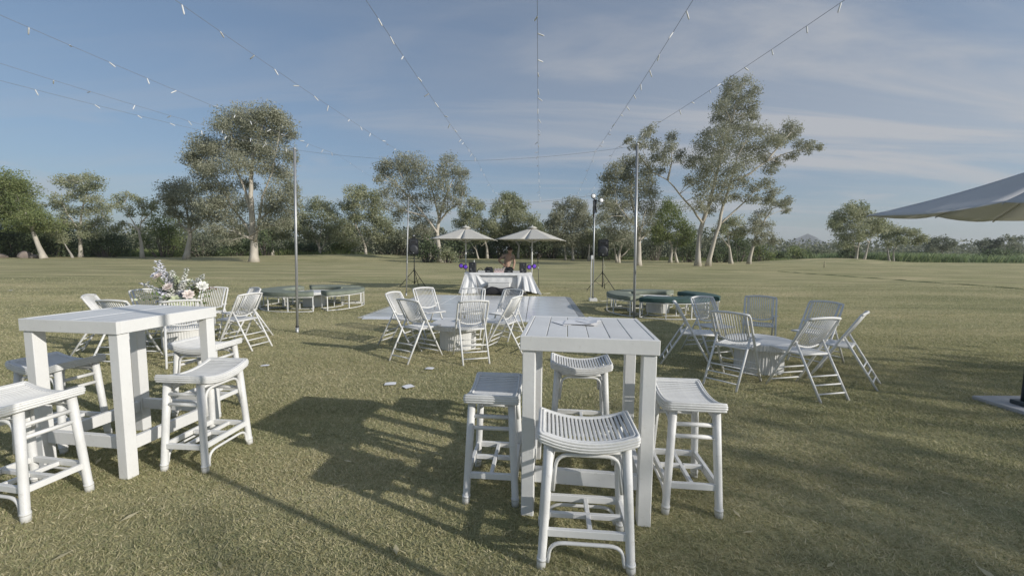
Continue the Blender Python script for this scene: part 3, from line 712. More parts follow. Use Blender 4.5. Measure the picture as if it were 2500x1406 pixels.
for i, (lb, px, D, w_, h_, mt_) in enumerate((
    ('dense dark green bush rising behind the boulders', 40, 68, 150, 95, 'leaf_green'),
    ('dark bush behind the leaning pale trunk beside the boulders', 128, 70, 110, 72, 'leaf_green'),
    ('rounded dark bush right of the flat-topped tree', 258, 70, 90, 60, 'leaf_green'),
    ('tall dense bright green bush between the sapling and the upright tree', 402, 70, 100, 108, 'leaf_ygreen'),
    ('low grey-green bush right of the upright pale tree', 500, 72, 80, 55, 'leaf_wood'),
    ('dark bush left of the biggest paperbark trunk', 578, 70, 70, 42, 'leaf_green'),
    ('dark green bush right of the biggest paperbark trunk', 648, 68, 40, 62, 'leaf_green'),
    ('light green bush beside the near left light pole', 700, 76, 56, 40, 'leaf_ygreen'),
    ('low dark bush under the forked tree', 752, 80, 80, 40, 'leaf_green'),
    ('yellow-green bush on the mound top', 832, 80, 56, 40, 'leaf_ygreen'),
    ('grey-green bush on the right shoulder of the mound', 965, 76, 100, 62, 'leaf_wood'),
    ('dark leafy bush just right of the left loudspeaker', 1042, 58, 56, 58, 'leaf_green'),
    ('low rounded bush at the foot of the wide spreading paperbark', 1092, 57, 46, 38, 'leaf_olive'),
    ('dark bush behind the left patio umbrella', 1120, 80, 80, 70, 'leaf_green'),
    ('dark bush behind the person at the DJ table', 1218, 86, 90, 74, 'leaf_green'),
    ('dark bush behind the right patio umbrella pole', 1300, 86, 90, 80, 'leaf_green'),
    ('dark bush right of the umbrellas beneath the olive trees', 1350, 86, 60, 80, 'leaf_wood'),
    ('shaded bush behind the twin slim trunks', 1425, 84, 80, 66, 'leaf_wood'),
    ('shaded dark bush behind the right loudspeaker', 1500, 80, 90, 70, 'leaf_green'),
    ('olive bush between the near right pole and the twin pale trunks', 1600, 82, 70, 80, 'leaf_wood'),
    ('very dark bush left of the tallest gum trunks', 1680, 74, 52, 56, 'leaf_green'),
    ('very dark bush between the two pale gum trunks', 1760, 74, 60, 40, 'leaf_green'),
    ('dark tall bush behind the straight pale trunk', 1805, 80, 60, 72, 'leaf_green'),
    ('pale olive bush before the far hill', 1862, 84, 50, 52, 'leaf_ygreen'),
    ('small dark bush on the flat below the hill', 1895, 110, 40, 22, 'leaf_green'),
    ('pale bush below the hill beside the low mound', 1935, 118, 70, 28, 'leaf_ygreen'),
    ('grey-green bush between the hill and the dark broad tree', 2010, 120, 70, 28, 'leaf_wood'),
    ('dark bush at the foot of the dark broad tree', 2078, 94, 50, 46, 'leaf_green'),
    ('low dark bush in the crop under the large grey umbrella', 2440, 105, 90, 30, 'leaf_green'))):
    bush(lb, px, D, w_, h_, mt_, i)

def leaf_belt(name, label, cat, pts, mat, lsz, n_, seed, asp=.6, drp=.2):
    """pts: fn(rg,n)->(n,3)"""
    rg = np.random.default_rng(seed)
    C = pts(rg, n_)
    V = leaf_quads(C, lsz, asp, drp, rg)
    var = np.clip(rg.normal(.5, .2, len(C)) + .2 * np.sin(C[:, 0] * .35 + C[:, 1] * .21), 0, 1)
    o = mk(name, np_mesh(name, V, np.arange(len(V)).reshape(-1, 4), mat, var), None)
    tag(o, label, cat, kind='stuff')
def belt(x0, x1, y0, y1, h0, h1, fx):
    def fn(rg, n_):
        x = rg.uniform(x0, x1, n_); y = rg.uniform(y0, y1, n_)
        top = h0 + (h1 - h0) * (.5 + .28 * np.sin(x * fx + 1.3) + .22 * np.sin(x * fx * 2.7 + y * .1) )
        z = top * rg.uniform(0, 1, n_) ** .8
        return np.stack([x, y, z], 1)
    return fn
leaf_belt('woodland', 'dark continuous scrub closing off the lawn behind the trees', 'woodland', belt(-120, 54, 88, 104, 3.5, 7.8, .31), 'leaf_wood', .62, 52000, 5)
leaf_belt('woodland', 'hazy far tree line beyond the field crop', 'woodland', belt(60, 480, 215, 260, 5.0, 11.5, .13), 'leaf_wood', 1.5, 22000, 6)
leaf_belt('woodland', 'distant pale tree line at the foot of the hill', 'woodland', belt(40, 260, 150, 175, 1.0, 3.6, .21), 'leaf_wood', .9, 16000, 16)
leaf_belt('woodland', 'far tree line to the left beyond the scrub', 'woodland', belt(-300, -20, 150, 190, 4.0, 10.0, .17), 'leaf_wood', 1.2, 16000, 17)

def blades(name, label, cat, X, Y, Z0, H, Wd, mat, seed, lean=.35, kind='stuff'):
    rg = np.random.default_rng(seed); n_ = len(X)
    az = rg.uniform(0, 2 * np.pi, n_); fa = rg.uniform(0, np.pi, n_)
    B = np.stack([X, Y, Z0], 1)
    S = np.stack([np.cos(fa), np.sin(fa), 0 * fa], 1) * Wd[:, None]
    L = np.stack([np.cos(az) * lean * H, np.sin(az) * lean * H, H], 1)
    V = np.empty((n_, 4, 3)); V[:, 0] = B - S * .6; V[:, 1] = B + S * .6; V[:, 2] = B + L * .62 + S * .5 + np.array([0, 0, .05]) * H[:, None]; V[:, 3] = B + L
    Fq = np.arange(n_ * 4).reshape(-1, 4)
    o = mk(name, np_mesh(name, V.reshape(-1, 3), Fq, mat, np.clip(rg.normal(.5, .22, n_), 0, 1)), None)
    tag(o, label, cat, kind=kind)
def field():
    rg = np.random.default_rng(31); n_ = 60000
    y = 97 + rg.uniform(0, 1, n_) ** 1.6 * 75
    x = rg.uniform(76, 330, n_)
    k = x > 76 + (y - 97) * .3 + 2.0 * np.sin(y * .3)
    x, y = x[k], y[k]
    H = rg.uniform(1.3, 2.5, len(x)) * (1 + .12 * np.sin(x * .15))
    blades('field_crop', 'tall green cane crop beyond the lawn on the right', 'crop', x, y, np.zeros(len(x)), H, rg.uniform(.08, .16, len(x)), 'cane_leaf', 32, .5)
field()
def tall_grass():
    rg = np.random.default_rng(33); n_ = 30000
    x = rg.uniform(-95, -30, n_); y = rg.uniform(72, 88, n_)
    z = np.array([gz(a, b_) for a, b_ in zip(x, y)])
    blades('tall_grass', 'bright tall grass growing under the trees on the left', 'tall grass', x, y, z, rg.uniform(.6, 1.9, n_) * (.75 + .25 * np.sin(x * .4)), rg.uniform(.05, .10, n_), 'tallgrass', 34, .4)
    n_ = 14000
    x = rg.uniform(-28, 62, n_); y = rg.uniform(86, 92, n_)
    z = np.array([gz(a, b_) for a, b_ in zip(x, y)])
    blades('tall_grass', 'unmown grass fringe below the dark scrub', 'tall grass', x, y, z, rg.uniform(.3, .9, n_), rg.uniform(.05, .10, n_), 'tallgrass', 35, .4)
    # dark blades standing in for a slight ground step across the right lawn
    n_ = 9000; t = rg.uniform(0, 1, n_)
    A, B = on_plane(1900, 663), on_plane(2500, 706)
    x = A.x + (B.x - A.x) * t + rg.normal(0, .05, n_) + .12 * np.sin(t * 23); y = A.y + (B.y - A.y) * t + rg.normal(0, .05, n_)
    z = np.array([gz(a, b_) for a, b_ in zip(x, y)])
    blades('tall_grass', 'narrow row of dark blades standing in for a slight step across the lawn', 'tall grass', x, y, z, rg.uniform(.015, .06, n_) * (.6 + .4 * np.sin(t * 60)), rg.uniform(.01, .02, n_), 'leaf_green', 36, .5)
tall_grass()

# boulders
def boulder(label, px, py, D, w_, h_, seed):
    rr = random.Random(seed); bm = bmesh.new(); bmesh.ops.create_icosphere(bm, subdivisions=3, radius=1)
    ph = [(rr.uniform(-1, 1), rr.uniform(-1, 1), rr.uniform(-1, 1), rr.uniform(.7, .98)) for _ in range(14)]
    for v in bm.verts:
        p = v.co.copy()
        for a, b_, c_, t in ph:
            d = Vector((a, b_, c_)).normalized(); k = p.dot(d)
            if k > t * .85: p -= d * (k - t * .85) * .9
        v.co = Vector((p.x * w_, p.y * w_ * .8, p.z * h_))
    me = bpy.data.meshes.new('boulder'); bm.to_mesh(me); bm.free()
    d = ray(px, 620); bx = d.x * D / d.y
    me.materials.append(MT['stone'])
    o = mk('boulder', me, None, None, (bx, D, gz(bx, D) + h_ * .55), rr.uniform(0, 3))
    tag(o, label, 'boulder', 'boulders by the bushes')
boulder('large reddish boulder at the foot of the dark bushes', 62, 625, 64, 1.15, .8, 1)
boulder('low flat boulder beside the large reddish one', 84, 628, 63.5, .9, .4, 2)
boulder('half hidden boulder at the far edge of the bushes', 4, 628, 64, .9, .45, 3)

def post():
    p = on_plane(2012, 654)
    g = G(); g.tube([(0, 0, -.1), (0, 0, .3), (.02, .01, .72)], [.07, .065, .055], 8)
    t = thing('marker_post', 'short yellowish marker post standing alone on the lawn', 'post', (p.x, p.y, gz(p.x, p.y)))
    mk('post', g, 'stake', t); mk('cap', G().lathe([(.0, .74), (.06, .735), (.065, .70), (.05, .68)], 10), 'stake', t)
post()

# paving pad
g = G(); g.box((5.42, 3.72, .012), (1.08, 1.0, .06), ch=.006)
tag(mk('paving', g, 'concrete'), None, None, kind='structure')

# ================================================================== DANCE FLOOR
DF_ROT = -R(3.3)
def dance_floor():
    t = thing('dance_floor', 'glossy white panelled dance floor laid on the lawn', 'dance floor', (-3.52, 9.02, 0), DF_ROT)
    n_, s_ = 4, 1.22
    pm = G().box((0, 0, 0), (s_ - .012, s_ - .012, .03), ch=.003).mesh('panel'); pm.materials.append(MT['panel'])
    o0 = .17
    for i in range(n_):
        for j in range(n_):
            o = bpy.data.objects.new('panel', pm); o.location = (o0 + s_ * (i + .5), o0 + s_ * (j + .5), .026 + random.uniform(-.0012, .0012))
            o.rotation_euler = (random.uniform(-.0012, .0012), random.uniform(-.0012, .0012), 0)
            link(o, t)
    L = n_ * s_
    def ramp(a, b_, nrm):
        a, b_, nrm = Vector(a), Vector(b_), Vector(nrm) * .165
        g = G(); V = [a + Vector((0, 0, .004)), b_ + Vector((0, 0, .004)), b_ + Vector((0, 0, .039)), a + Vector((0, 0, .039)),
                      a + nrm + Vector((0, 0, .004)), b_ + nrm + Vector((0, 0, .004)), b_ + nrm + Vector((0, 0, .010)), a + nrm + Vector((0, 0, .010))]
        g.add(V, [(0, 1, 2, 3), (4, 7, 6, 5), (3, 2, 6, 7), (0, 4, 5, 1), (0, 3, 7, 4), (1, 5, 6, 2)])
        return g
    for i in range(n_):
        a, b_ = o0 + s_ * i + .004, o0 + s_ * (i + 1) - .004
        mk('edge_ramp', ramp((a, o0 - .003, 0), (b_, o0 - .003, 0), (0, -1, 0)), 'panel', t)
        mk('edge_ramp', ramp((a, o0 + L + .003, 0), (b_, o0 + L + .003, 0), (0, 1, 0)), 'panel', t)
        mk('edge_ramp', ramp((o0 - .003, a, 0), (o0 - .003, b_, 0), (-1, 0, 0)), 'panel', t)
        mk('edge_ramp', ramp((o0 + L + .003, a, 0), (o0 + L + .003, b_, 0), (1, 0, 0)), 'alu', t)
dance_floor()

# ================================================================== BAR TABLES
def make_bar_table():
    t = thing('bar_table', 'x', 'bar table', group='white bar tables')
    w, H, ap, th = .745, 1.05, .082, .026
    # planks along Y
    nP = 6; inner = w - 2 * th - .004; pw = inner / nP
    pm = G().box((0, 0, 0), (pw - .004, w - 2 * th - .004, .022), ch=.002).mesh('plank'); pm.materials.append(MT['wood'])
    for i in range(nP):
        o = bpy.data.objects.new('plank', pm); o.location = (-inner / 2 + pw * (i + .5), 0, H - .0125 + (i % 3 - 1) * .0006); link(o, t)
    for s in (-1, 1):
        mk('apron', G().box((0, s * (w / 2 - th / 2), H - ap / 2), (w, th, ap), ch=.003), 'wood', t)
        mk('apron', G().box((s * (w / 2 - th / 2), 0, H - ap / 2), (th, w - 2 * th - .001, ap), ch=.003), 'wood', t)
    lw = .072; q = w / 2 - .012 - lw / 2
    lm = G().box((0, 0, (H - ap) / 2 - .002), (lw, lw, H - ap - .004), ch=.004).mesh('leg'); lm.materials.append(MT['wood'])
    for sx in (-1, 1):
        for sy in (-1, 1):
            o = bpy.data.objects.new('leg', lm); o.location = (sx * q, sy * q, 0); link(o, t)
    Ls = 2 * q - lw - .001
    for s in (-1, 1):
        mk('stretcher', G().box((0, s * (q - .008), .235), (Ls, .034, .085), ch=.003), 'wood', t)
        mk('stretcher', G().box((s * (q - .008), 0, .215), (.034, Ls, .085), ch=.003), 'wood', t)
    return t
bt = make_bar_table()
bt.location = (.466, 2.54, 0); bt.rotation_euler.z = -.133
bt['label'] = 'white square bar table with papers lying on its planked top'
b2 = copy_tree(bt); b2.location = (-2.814, 2.965, 0); b2.rotation_euler.z = -.133
b2['label'] = 'white square bar table in front of the chairs with the flowers'

# ================================================================== STOOLS
def make_stool():
    t = thing('bar_stool', 'x', 'stool', group='white cane bar stools')
    hl, hw = .238, .165
    def zc(x): return .624 + .050 * (abs(x) / hl) ** 2.0
    nS = 21; sm = G().box((0, 0, 0), (.0135, 2 * hw - .052, .011), ch=.002).mesh('slat'); sm.materials.append(MT['cane'])
    for i in range(nS):
        x = -hl + .034 + (2 * hl - .068) * i / (nS - 1)
        sl = math.atan(2 * .050 * x / hl ** 2)
        o = bpy.data.objects.new('slat', sm); o.location = (x, 0, zc(x) - .004); o.rotation_euler = (0, -sl, 0); link(o, t)
    def loop(ax, ay, dz, cr=.012):
        P = []
        for (cx, cy, a0) in ((ax, ay, 0), (-ax, ay, 90), (-ax, -ay, 180), (ax, -ay, 270)):
            for k in range(4):
                a = R(a0 + k * 30); P.append((cx - math.copysign(cr, cx) + cr * math.cos(a), cy - math.copysign(cr, cy) + cr * math.sin(a)))
            if cy > 0 and cx > 0: P += [(x, ay) for x in [ax - .03 - (2 * ax - .06) * q / 10 for q in range(1, 10)]]
            if cy < 0 and cx < 0: P += [(x, -ay) for x in [-ax + .03 + (2 * ax - .06) * q / 10 for q in range(1, 10)]]
        return [(x, y, zc(x) + dz) for x, y in P]
    for k in range(4):
        q = .003 if k in (0, 3) else 0
        mk('rim_strip', G().tube(loop(hl - .008 - q, hw - .008 - q, -.001 - k * .0128), .0083, 7, closed=True), 'cane', t)
    mk('rim_strip', G().tube(loop(hl - .025, hw - .025, .001), .008, 7, closed=True), 'cane', t)
    mk('rim_strip', G().tube(loop(hl - .022, hw - .022, -.036), .011, 7, closed=True), 'cane', t)
    tx, ty, bx, by = .178, .118, .212, .150
    def leg(z, sx, sy):
        k = 1 - z / .629
        return Vector((sx * (tx + (bx - tx) * k), sy * (ty + (by - ty) * k), z))
    for sx in (-1, 1):
        for sy in (-1, 1):
            g = G().tube([leg(-.005, sx, sy), leg(.045, sx, sy), leg(.05, sx, sy), leg(.3, sx, sy), leg(.629, sx, sy)], [.0225, .0235, .0215, .0225, .0235], 12)
            lo = mk('leg', g, 'cane', t)
            mk('binding', G().tube([leg(.035, sx, sy), leg(.050, sx, sy)], .0245, 12), 'cane', lo)
    for s in (-1, 1):
        for z in (.53, .46):
            a, b_ = leg(z, s, -1), leg(z, s, 1)
            mk('rung', G().tube([a, b_], .0125, 8), 'cane', t)
        a, b_ = leg(.50, -1, s), leg(.50, 1, s)
        mk('seat_rail', G().tube([leg(.578, -1, s), leg(.578, 1, s)], .013, 8), 'cane', t)
        # bent cane arch under the seat, and the small one under the stretcher
        def arch(zb, zt, off, ins):
            a, b_ = leg(zb, -1, s), leg(zb, 1, s); A, B = leg(zt, -1, s), leg(zt, 1, s)
            a, b_ = a + Vector((ins, 0, 0)), b_ - Vector((ins, 0, 0)); A, B = A + Vector((ins, 0, 0)), B - Vector((ins, 0, 0))
            rr_ = .075
            P = [a] + bezier(A - Vector((0, 0, rr_)), A - Vector((0, 0, rr_ * .3)), A + Vector((rr_ * .3, 0, 0)), A + Vector((rr_, 0, 0)), 6) + \
                bezier(B - Vector((rr_, 0, 0)), B - Vector((rr_ * .3, 0, 0)), B - Vector((0, 0, rr_ * .3)), B - Vector((0, 0, rr_)), 6) + [b_]
            return [p + Vector((0, off * s, 0)) for p in P]
        mk('arch', G().tube(arch(.38, .556, .006, .030), .0092, 8), 'cane', t)
        mk('arch', G().tube(arch(.03, .128, .006, .028), .0092, 8), 'cane', t)
        L_, R_ = leg(.175, -1, s), leg(.175, 1, s)
        mk('stretcher', G().box((0, L_.y, .175), (R_.x - L_.x - .03, .022, .036), ch=.002), 'wood', t)
        a, b_ = leg(.172, s, -1), leg(.172, s, 1)
        mk('stretcher', G().box((a.x, 0, .172), (.022, b_.y - a.y - .03, .036), ch=.002), 'wood', t)
    mk('cross_bar', G().box((0, 0, .172), (.38, .022, .026), ch=.002), 'wood', t)
    for s in (-1, 1):
        mk('cross_bar', G().box((.02, s * .0695, .174), (.022, .114, .026), ch=.002), 'wood', t)
    return t
st0 = make_stool()
STOOLS = [
    (.375, 1.98, -5, 'white cane bar stool with seat turned to the lawn, front of the table with papers'),
    (-.10, 2.55, 85, 'white cane bar stool at the dance-floor-corner side of the table with papers, seat half shaded'),
    (.55, 3.20, -6, 'white cane bar stool pulled up behind the table with papers'),
    (1.075, 2.46, 84, 'white cane bar stool at the table with papers, beside the shaded chair circle'),
    (-2.87, 2.33, -9.6, 'white cane bar stool on the open-lawn side of the table before the flowers'),
    (-3.50, 3.09, -8, 'white cane bar stool pushed in behind a leg of the table before the flowers'),
    (-2.21, 2.885, 86, 'white cane bar stool at the table before the flowers, next to the long pole shadow'),
    (-2.83, 3.73, -5, 'white cane bar stool between the table before the flowers and its circle of chairs')]
for i, (x, y, a, lb) in enumerate(STOOLS):
    o = st0 if i == 0 else copy_tree(st0)
    o.location = (x, y, 0); o.rotation_euler.z = R(a); o['label'] = lb

# ================================================================== FOLDING CHAIRS
def make_chair():
    t = thing('folding_chair', 'x', 'chair', group='white bamboo folding chairs')
    xr, xl, r = .212, .180, .0135
    def rail(z): return Vector((0, .22 - .46 * z / .835, z))
    def leg(z): return Vector((0, -.42 + .333 * z / .575, z))
    X = lambda v, x: Vector((x, v.y, v.z))
    for s in (-1, 1):
        P = [X(rail(z), s * xr) for z in (-.004, .2, .4, .6, .80)] + [X(rail(.835), s * (xr - .006))]
        mk('side_rail', G().tube(P, [r, r, r * 1.02, r * 1.04, r, r * .8], 9), 'cane', t)
        mk('back_leg', G().tube([X(leg(z), s * xl) for z in (-.004, .3, .575)], r * .95, 9), 'cane', t)
        p = X(rail(.57), s * (xr + xl) / 2)
        mk('pivot', G().tube([p - Vector((.045, 0, 0)), p + Vector((.045, 0, 0))], .008, 6), 'cane', t)
        # back stile
        mk('stile', G().tube([X(rail(.51), s * .165) + Vector((0, .004, 0)), X(rail(.825), s * .172) + Vector((0, .004, 0))], .0105, 8), 'cane', t)
    for z in (.075, .155, .235):
        mk('rung', G().tube([X(leg(z), -xl), X(leg(z), xl)], .0082, 7), 'cane', t)
        mk('rung', G().tube([X(rail(z), -xr), X(rail(z), xr)], .0082, 7), 'cane', t)
    nrm = Vector((0, -.835, -.46)).normalized() * -1
    back = Vector((0, -.876, .482))
    def arc(z, bow, lift, x0, n_=10):
        P = []
        for i in range(n_ + 1):
            u = -1 + 2 * i / n_; c = 1 - u * u
            P.append(X(rail(z + lift * c), u * x0) + Vector((0, -bow * c, -bow * .5 * c)))
        return P
    mk('top_rail', G().tube(arc(.832, .02, .028, xr), .0145, 9), 'cane', t)
    mk('lower_rail', G().tube(arc(.535, .02, -.028, .17), .0115, 9), 'cane', t)
    nS = 12
    for i in range(nS):
        u = -1 + 2 * (i + .5) / nS * 1.0; x = u * .160; c = 1 - u * u
        a = X(rail(.535 - .028 * c), x) + Vector((0, -.02 * c, -.01 * c)); b_ = X(rail(.832 + .028 * c), x * 1.03) + Vector((0, -.02 * c, -.01 * c))
        mk('back_slat', G().tube([a, b_], .0058, 6), 'cane', t)
    # seat
    z = .435; y0, y1, xs_ = -.165, .235, .172
    mk('seat_rail', G().tube([(-xs_, y0, z + .004), (-xs_, y1, z + .012)], .0125, 8), 'cane', t)
    mk('seat_rail', G().tube([(xs_, y0, z + .004), (xs_, y1, z + .012)], .0125, 8), 'cane', t)
    mk('seat_rail', G().tube([(-xs_, y1 - .006, z + .012), (xs_, y1 - .006, z + .012)], .0125, 8), 'cane', t)
    mk('seat_rail', G().tube([(-xs_ - .01, y0 + .004, z + .002), (xs_ + .01, y0 + .004, z + .002)], .0125, 8), 'cane', t)
    mk('support_bar', G().tube([(-xr, rail(.415).y, .415), (xr, rail(.415).y, .415)], .0095, 7), 'cane', t)
    nS = 13; sm = G().box((0, 0, 0), (.0155, y1 - y0 - .012, .007), ch=.0015).mesh('seat_slat'); sm.materials.append(MT['cane'])
    for i in range(nS):
        x = -xs_ + .0235 + (2 * xs_ - .047) * i / (nS - 1)
        o = bpy.data.objects.new('seat_slat', sm); o.location = (x, (y0 + y1) / 2, z + .016); o.rotation_euler = (.02, 0, 0); link(o, t)
    return t
ch0 = make_chair()
TC, TR, TL = Vector((-.85, 6.40, 0)), Vector((3.25, 5.28, 0)), Vector((-5.15, 6.35, 0))
CH = [  # top-rail pixel, table, extra turn, label
    (1156.8, 734.5, TC, -4, 'white folding chair between the bar table with papers and the dance floor drum table'),
    (994, 732, TC, 4, 'white folding chair nearest the scattered cards, at the dance floor drum table'),
    (959, 714, TC, -6, 'edge-on white folding chair at the dance floor drum table, toward the near left pole'),
    (1033, 703, TC, 6, 'white folding chair on the floor edge in line with the left loudspeaker'),
    (1157, 704, TC, 0, 'white folding chair with its back to the DJ table and black bag'),
    (1254, 707, TC, 8, 'white folding chair on the dance floor behind another chair, in line with the white box'),
    (1263, 724, TC, -8, 'side-on white folding chair by the papers bar table, overlapping a dance floor chair'),
    (1650, 737.5, TR, 0, 'white folding chair edge-on beside the near right light pole, in the shaded circle'),
    (1713, 725, TR, 0, 'white folding chair with its back to the dark green curved bench'),
    (1857.5, 724, TR, 0, 'white folding chair facing the bar tables across the shaded drum table'),
    (2018, 737.5, TR, 5, 'white folding chair behind another chair in the shaded circle, back to the open lawn'),
    (2013.5, 776.5, TR, 10, 'white folding chair in the shaded circle, its seat tucked against the drum table'),
    (2111, 763, TR, -12, 'outermost white folding chair of the shaded circle, edge-on toward the paved pad'),
    (1781, 763, TR, 0, 'white folding chair in the shaded circle with its slatted seat by the bar stool'),
    (612.5, 717, TL, -10, 'white folding chair side-on by the near left light pole, right end of the flower circle'),
    (624, 703.5, TL, 0, 'white folding chair half hidden behind the side-on chair, by the pale green bench'),
    (524, 702, TL, 4, 'white folding chair with its back to the lawn, right of the flowers'),
    (353, 707, TL, 0, 'white folding chair with its back to the lawn, left of the flowers'),
    (215, 721, TL, 0, 'white folding chair edge-on at the open-lawn end of the flower circle'),
    (271, 733.5, TL, 0, 'white folding chair overlapping the edge-on one, back to the bar table before the flowers'),
    (442, 734, TL, 0, 'white folding chair right in front of the flower vase, back to the bar table')]
for i, (px, py, T, turn, lb) in enumerate(CH):
    o = ch0 if i == 0 else copy_tree(ch0)
    p = on_plane(px, py, .845)
    d = (T - Vector((p.x, p.y, 0))).normalized()
    d = Matrix.Rotation(R(turn), 3, 'Z') @ d
    c = Vector((p.x, p.y, 0)) + d * .245
    o.location = (c.x, c.y, 0); o.rotation_euler.z = math.atan2(d.y, d.x) - math.pi / 2; o['label'] = lb

# ================================================================== DRUM TABLES
def drum_mesh(r, z0, z1, flutes=64, ch=.012, amp=.006):
    n_ = flutes * 4
    def mod(j): return 1 - amp / r * (1 - abs(math.sin(math.pi * (j / 4)))) * 1.0
    return G().lathe([(r - ch - .01, z0), (r, z0 + .004), (r, z1 - ch), (r - ch * .3, z1 - ch * .3), (r - ch, z1)], n_, smooth=False, rmod=mod)
def make_drum(loc, label):
    t = thing('drum_table', label, 'coffee table', loc, random.uniform(0, 1), 'white ribbed drum tables')
    mk('pedestal', drum_mesh(.285, -.01, .318, 52), 'drum', t)
    mk('tabletop', drum_mesh(.405, .32, .405, 76), 'drum', t)
    return t
make_drum(TC, 'white ribbed drum table ringed by chairs in front of the dance floor')
make_drum(TR, 'white ribbed drum table in the shaded circle of chairs')
make_drum(TL, 'white ribbed drum table carrying the flower arrangement')

# ================================================================== CURVED BENCHES
def arcpts(r_, a0, a1, z, n_=14): return [Vector((r_ * math.cos(a0 + (a1 - a0) * i / n_), r_ * math.sin(a0 + (a1 - a0) * i / n_), z)) for i in range(n_ + 1)]
def make_bench(velvet):
    t = thing('curved_bench', 'x', 'bench', group='curved benches around drum tables')
    ri, ro, a0, a1, zt = .74, 1.28, R(-39.5), R(39.5), .37
    rd = .011
    g = {}
    for r_ in (ri, ro):
        mk('frame_rail', G().tube(arcpts(r_, a0, a1, zt), rd, 6), 'steel', t)
        mk('frame_rail', G().tube(arcpts(r_, a0, a1, .018), rd, 6), 'steel', t)
        for a in (a0, a0 * .34, a1 * .34, a1):
            mk('leg', G().box((r_ * math.cos(a), r_ * math.sin(a), .19), (.022, .022, .36), Matrix.Rotation(a, 3, 'Z')), 'steel', t)
    for a in (a0, a1):
        for z in (.018, zt):
            mk('end_bar', G().tube([(ri * math.cos(a), ri * math.sin(a), z), (ro * math.cos(a), ro * math.sin(a), z)], rd, 6), 'steel', t)
    # cushion with rounded edges
    sec = [(ri - .01, .004), (ri - .02, .02), (ri - .02, .085), (ri - .006, .103), (ri + .03, .108), (ro - .03, .108), (ro + .006, .103), (ro + .02, .085), (ro + .02, .02), (ro + .01, .004)]
    n_ = 20; V = []; k = len(sec)
    for i in range(n_ + 1):
        a = a0 - R(.8) + (a1 - a0 + R(1.6)) * i / n_
        e = 1.0 if 0 < i < n_ else 0.0
        for r_, z in sec:
            V.append((r_ * math.cos(a), r_ * math.sin(a), zt + .012 + z))
    Fc = [(i * k + j, i * k + (j + 1) % k, (i + 1) * k + (j + 1) % k, (i + 1) * k + j) for i in range(n_) for j in range(k)]
    gg = G().add(V, Fc, True); gg.f.append(tuple(reversed(range(k)))); gg.sm.append(False); gg.f.append(tuple(n_ * k + j for j in range(k))); gg.sm.append(False)
    cu = mk('cushion', gg, velvet, t)
    for z in (.020, .092):
        mk('piping', G().tube(arcpts(ro + .021, a0, a1, zt + .012 + z), .005, 5), velvet, cu)
    return t
bA = make_bench('velvet'); bD = make_bench('velvet_dark')
BL_C, BR_C = (-5.45, 11.20), (3.78, 10.52)
specs = [(bA, BL_C, -105, 0, 'sage green curved bench nearest the left flower circle chairs, front of its ring'),
         (bA, BL_C, -12, .02, 'sage green curved bench with its end toward the corner of the dance floor'),
         (bA, BL_C, 81, 0, 'sage green curved bench on the far side of the ring left of the dance floor'),
         (bA, BL_C, 174, .03, 'sage green curved bench at the open-lawn side of the ring left of the dance floor'),
         (bA, BR_C, -178, 0, 'sage green curved bench beside the dance floor edge under the near right light pole'),
         (bD, BR_C, -88, 0, 'dark green curved bench behind the shaded circle of chairs'),
         (bA, BR_C, 92, 0, 'pale sage curved bench on the far side of the ring right of the dance floor'),
         (bD, BR_C, 2, .16, 'dark green curved bench pulled out toward the open lawn on the right')]
used = set()
for pr, C, a, off, lb in specs:
    o = pr if id(pr) not in used else copy_tree(pr); used.add(id(pr))
    o.location = (C[0] + off * math.cos(R(a)), C[1] + off * math.sin(R(a)), 0); o.rotation_euler.z = R(a); o['label'] = lb
for C, lb in ((BL_C, 'white drum table inside the ring of benches left of the dance floor'), (BR_C, 'white drum table inside the ring of benches right of the dance floor')):
    make_drum((C[0], C[1], 0), lb)

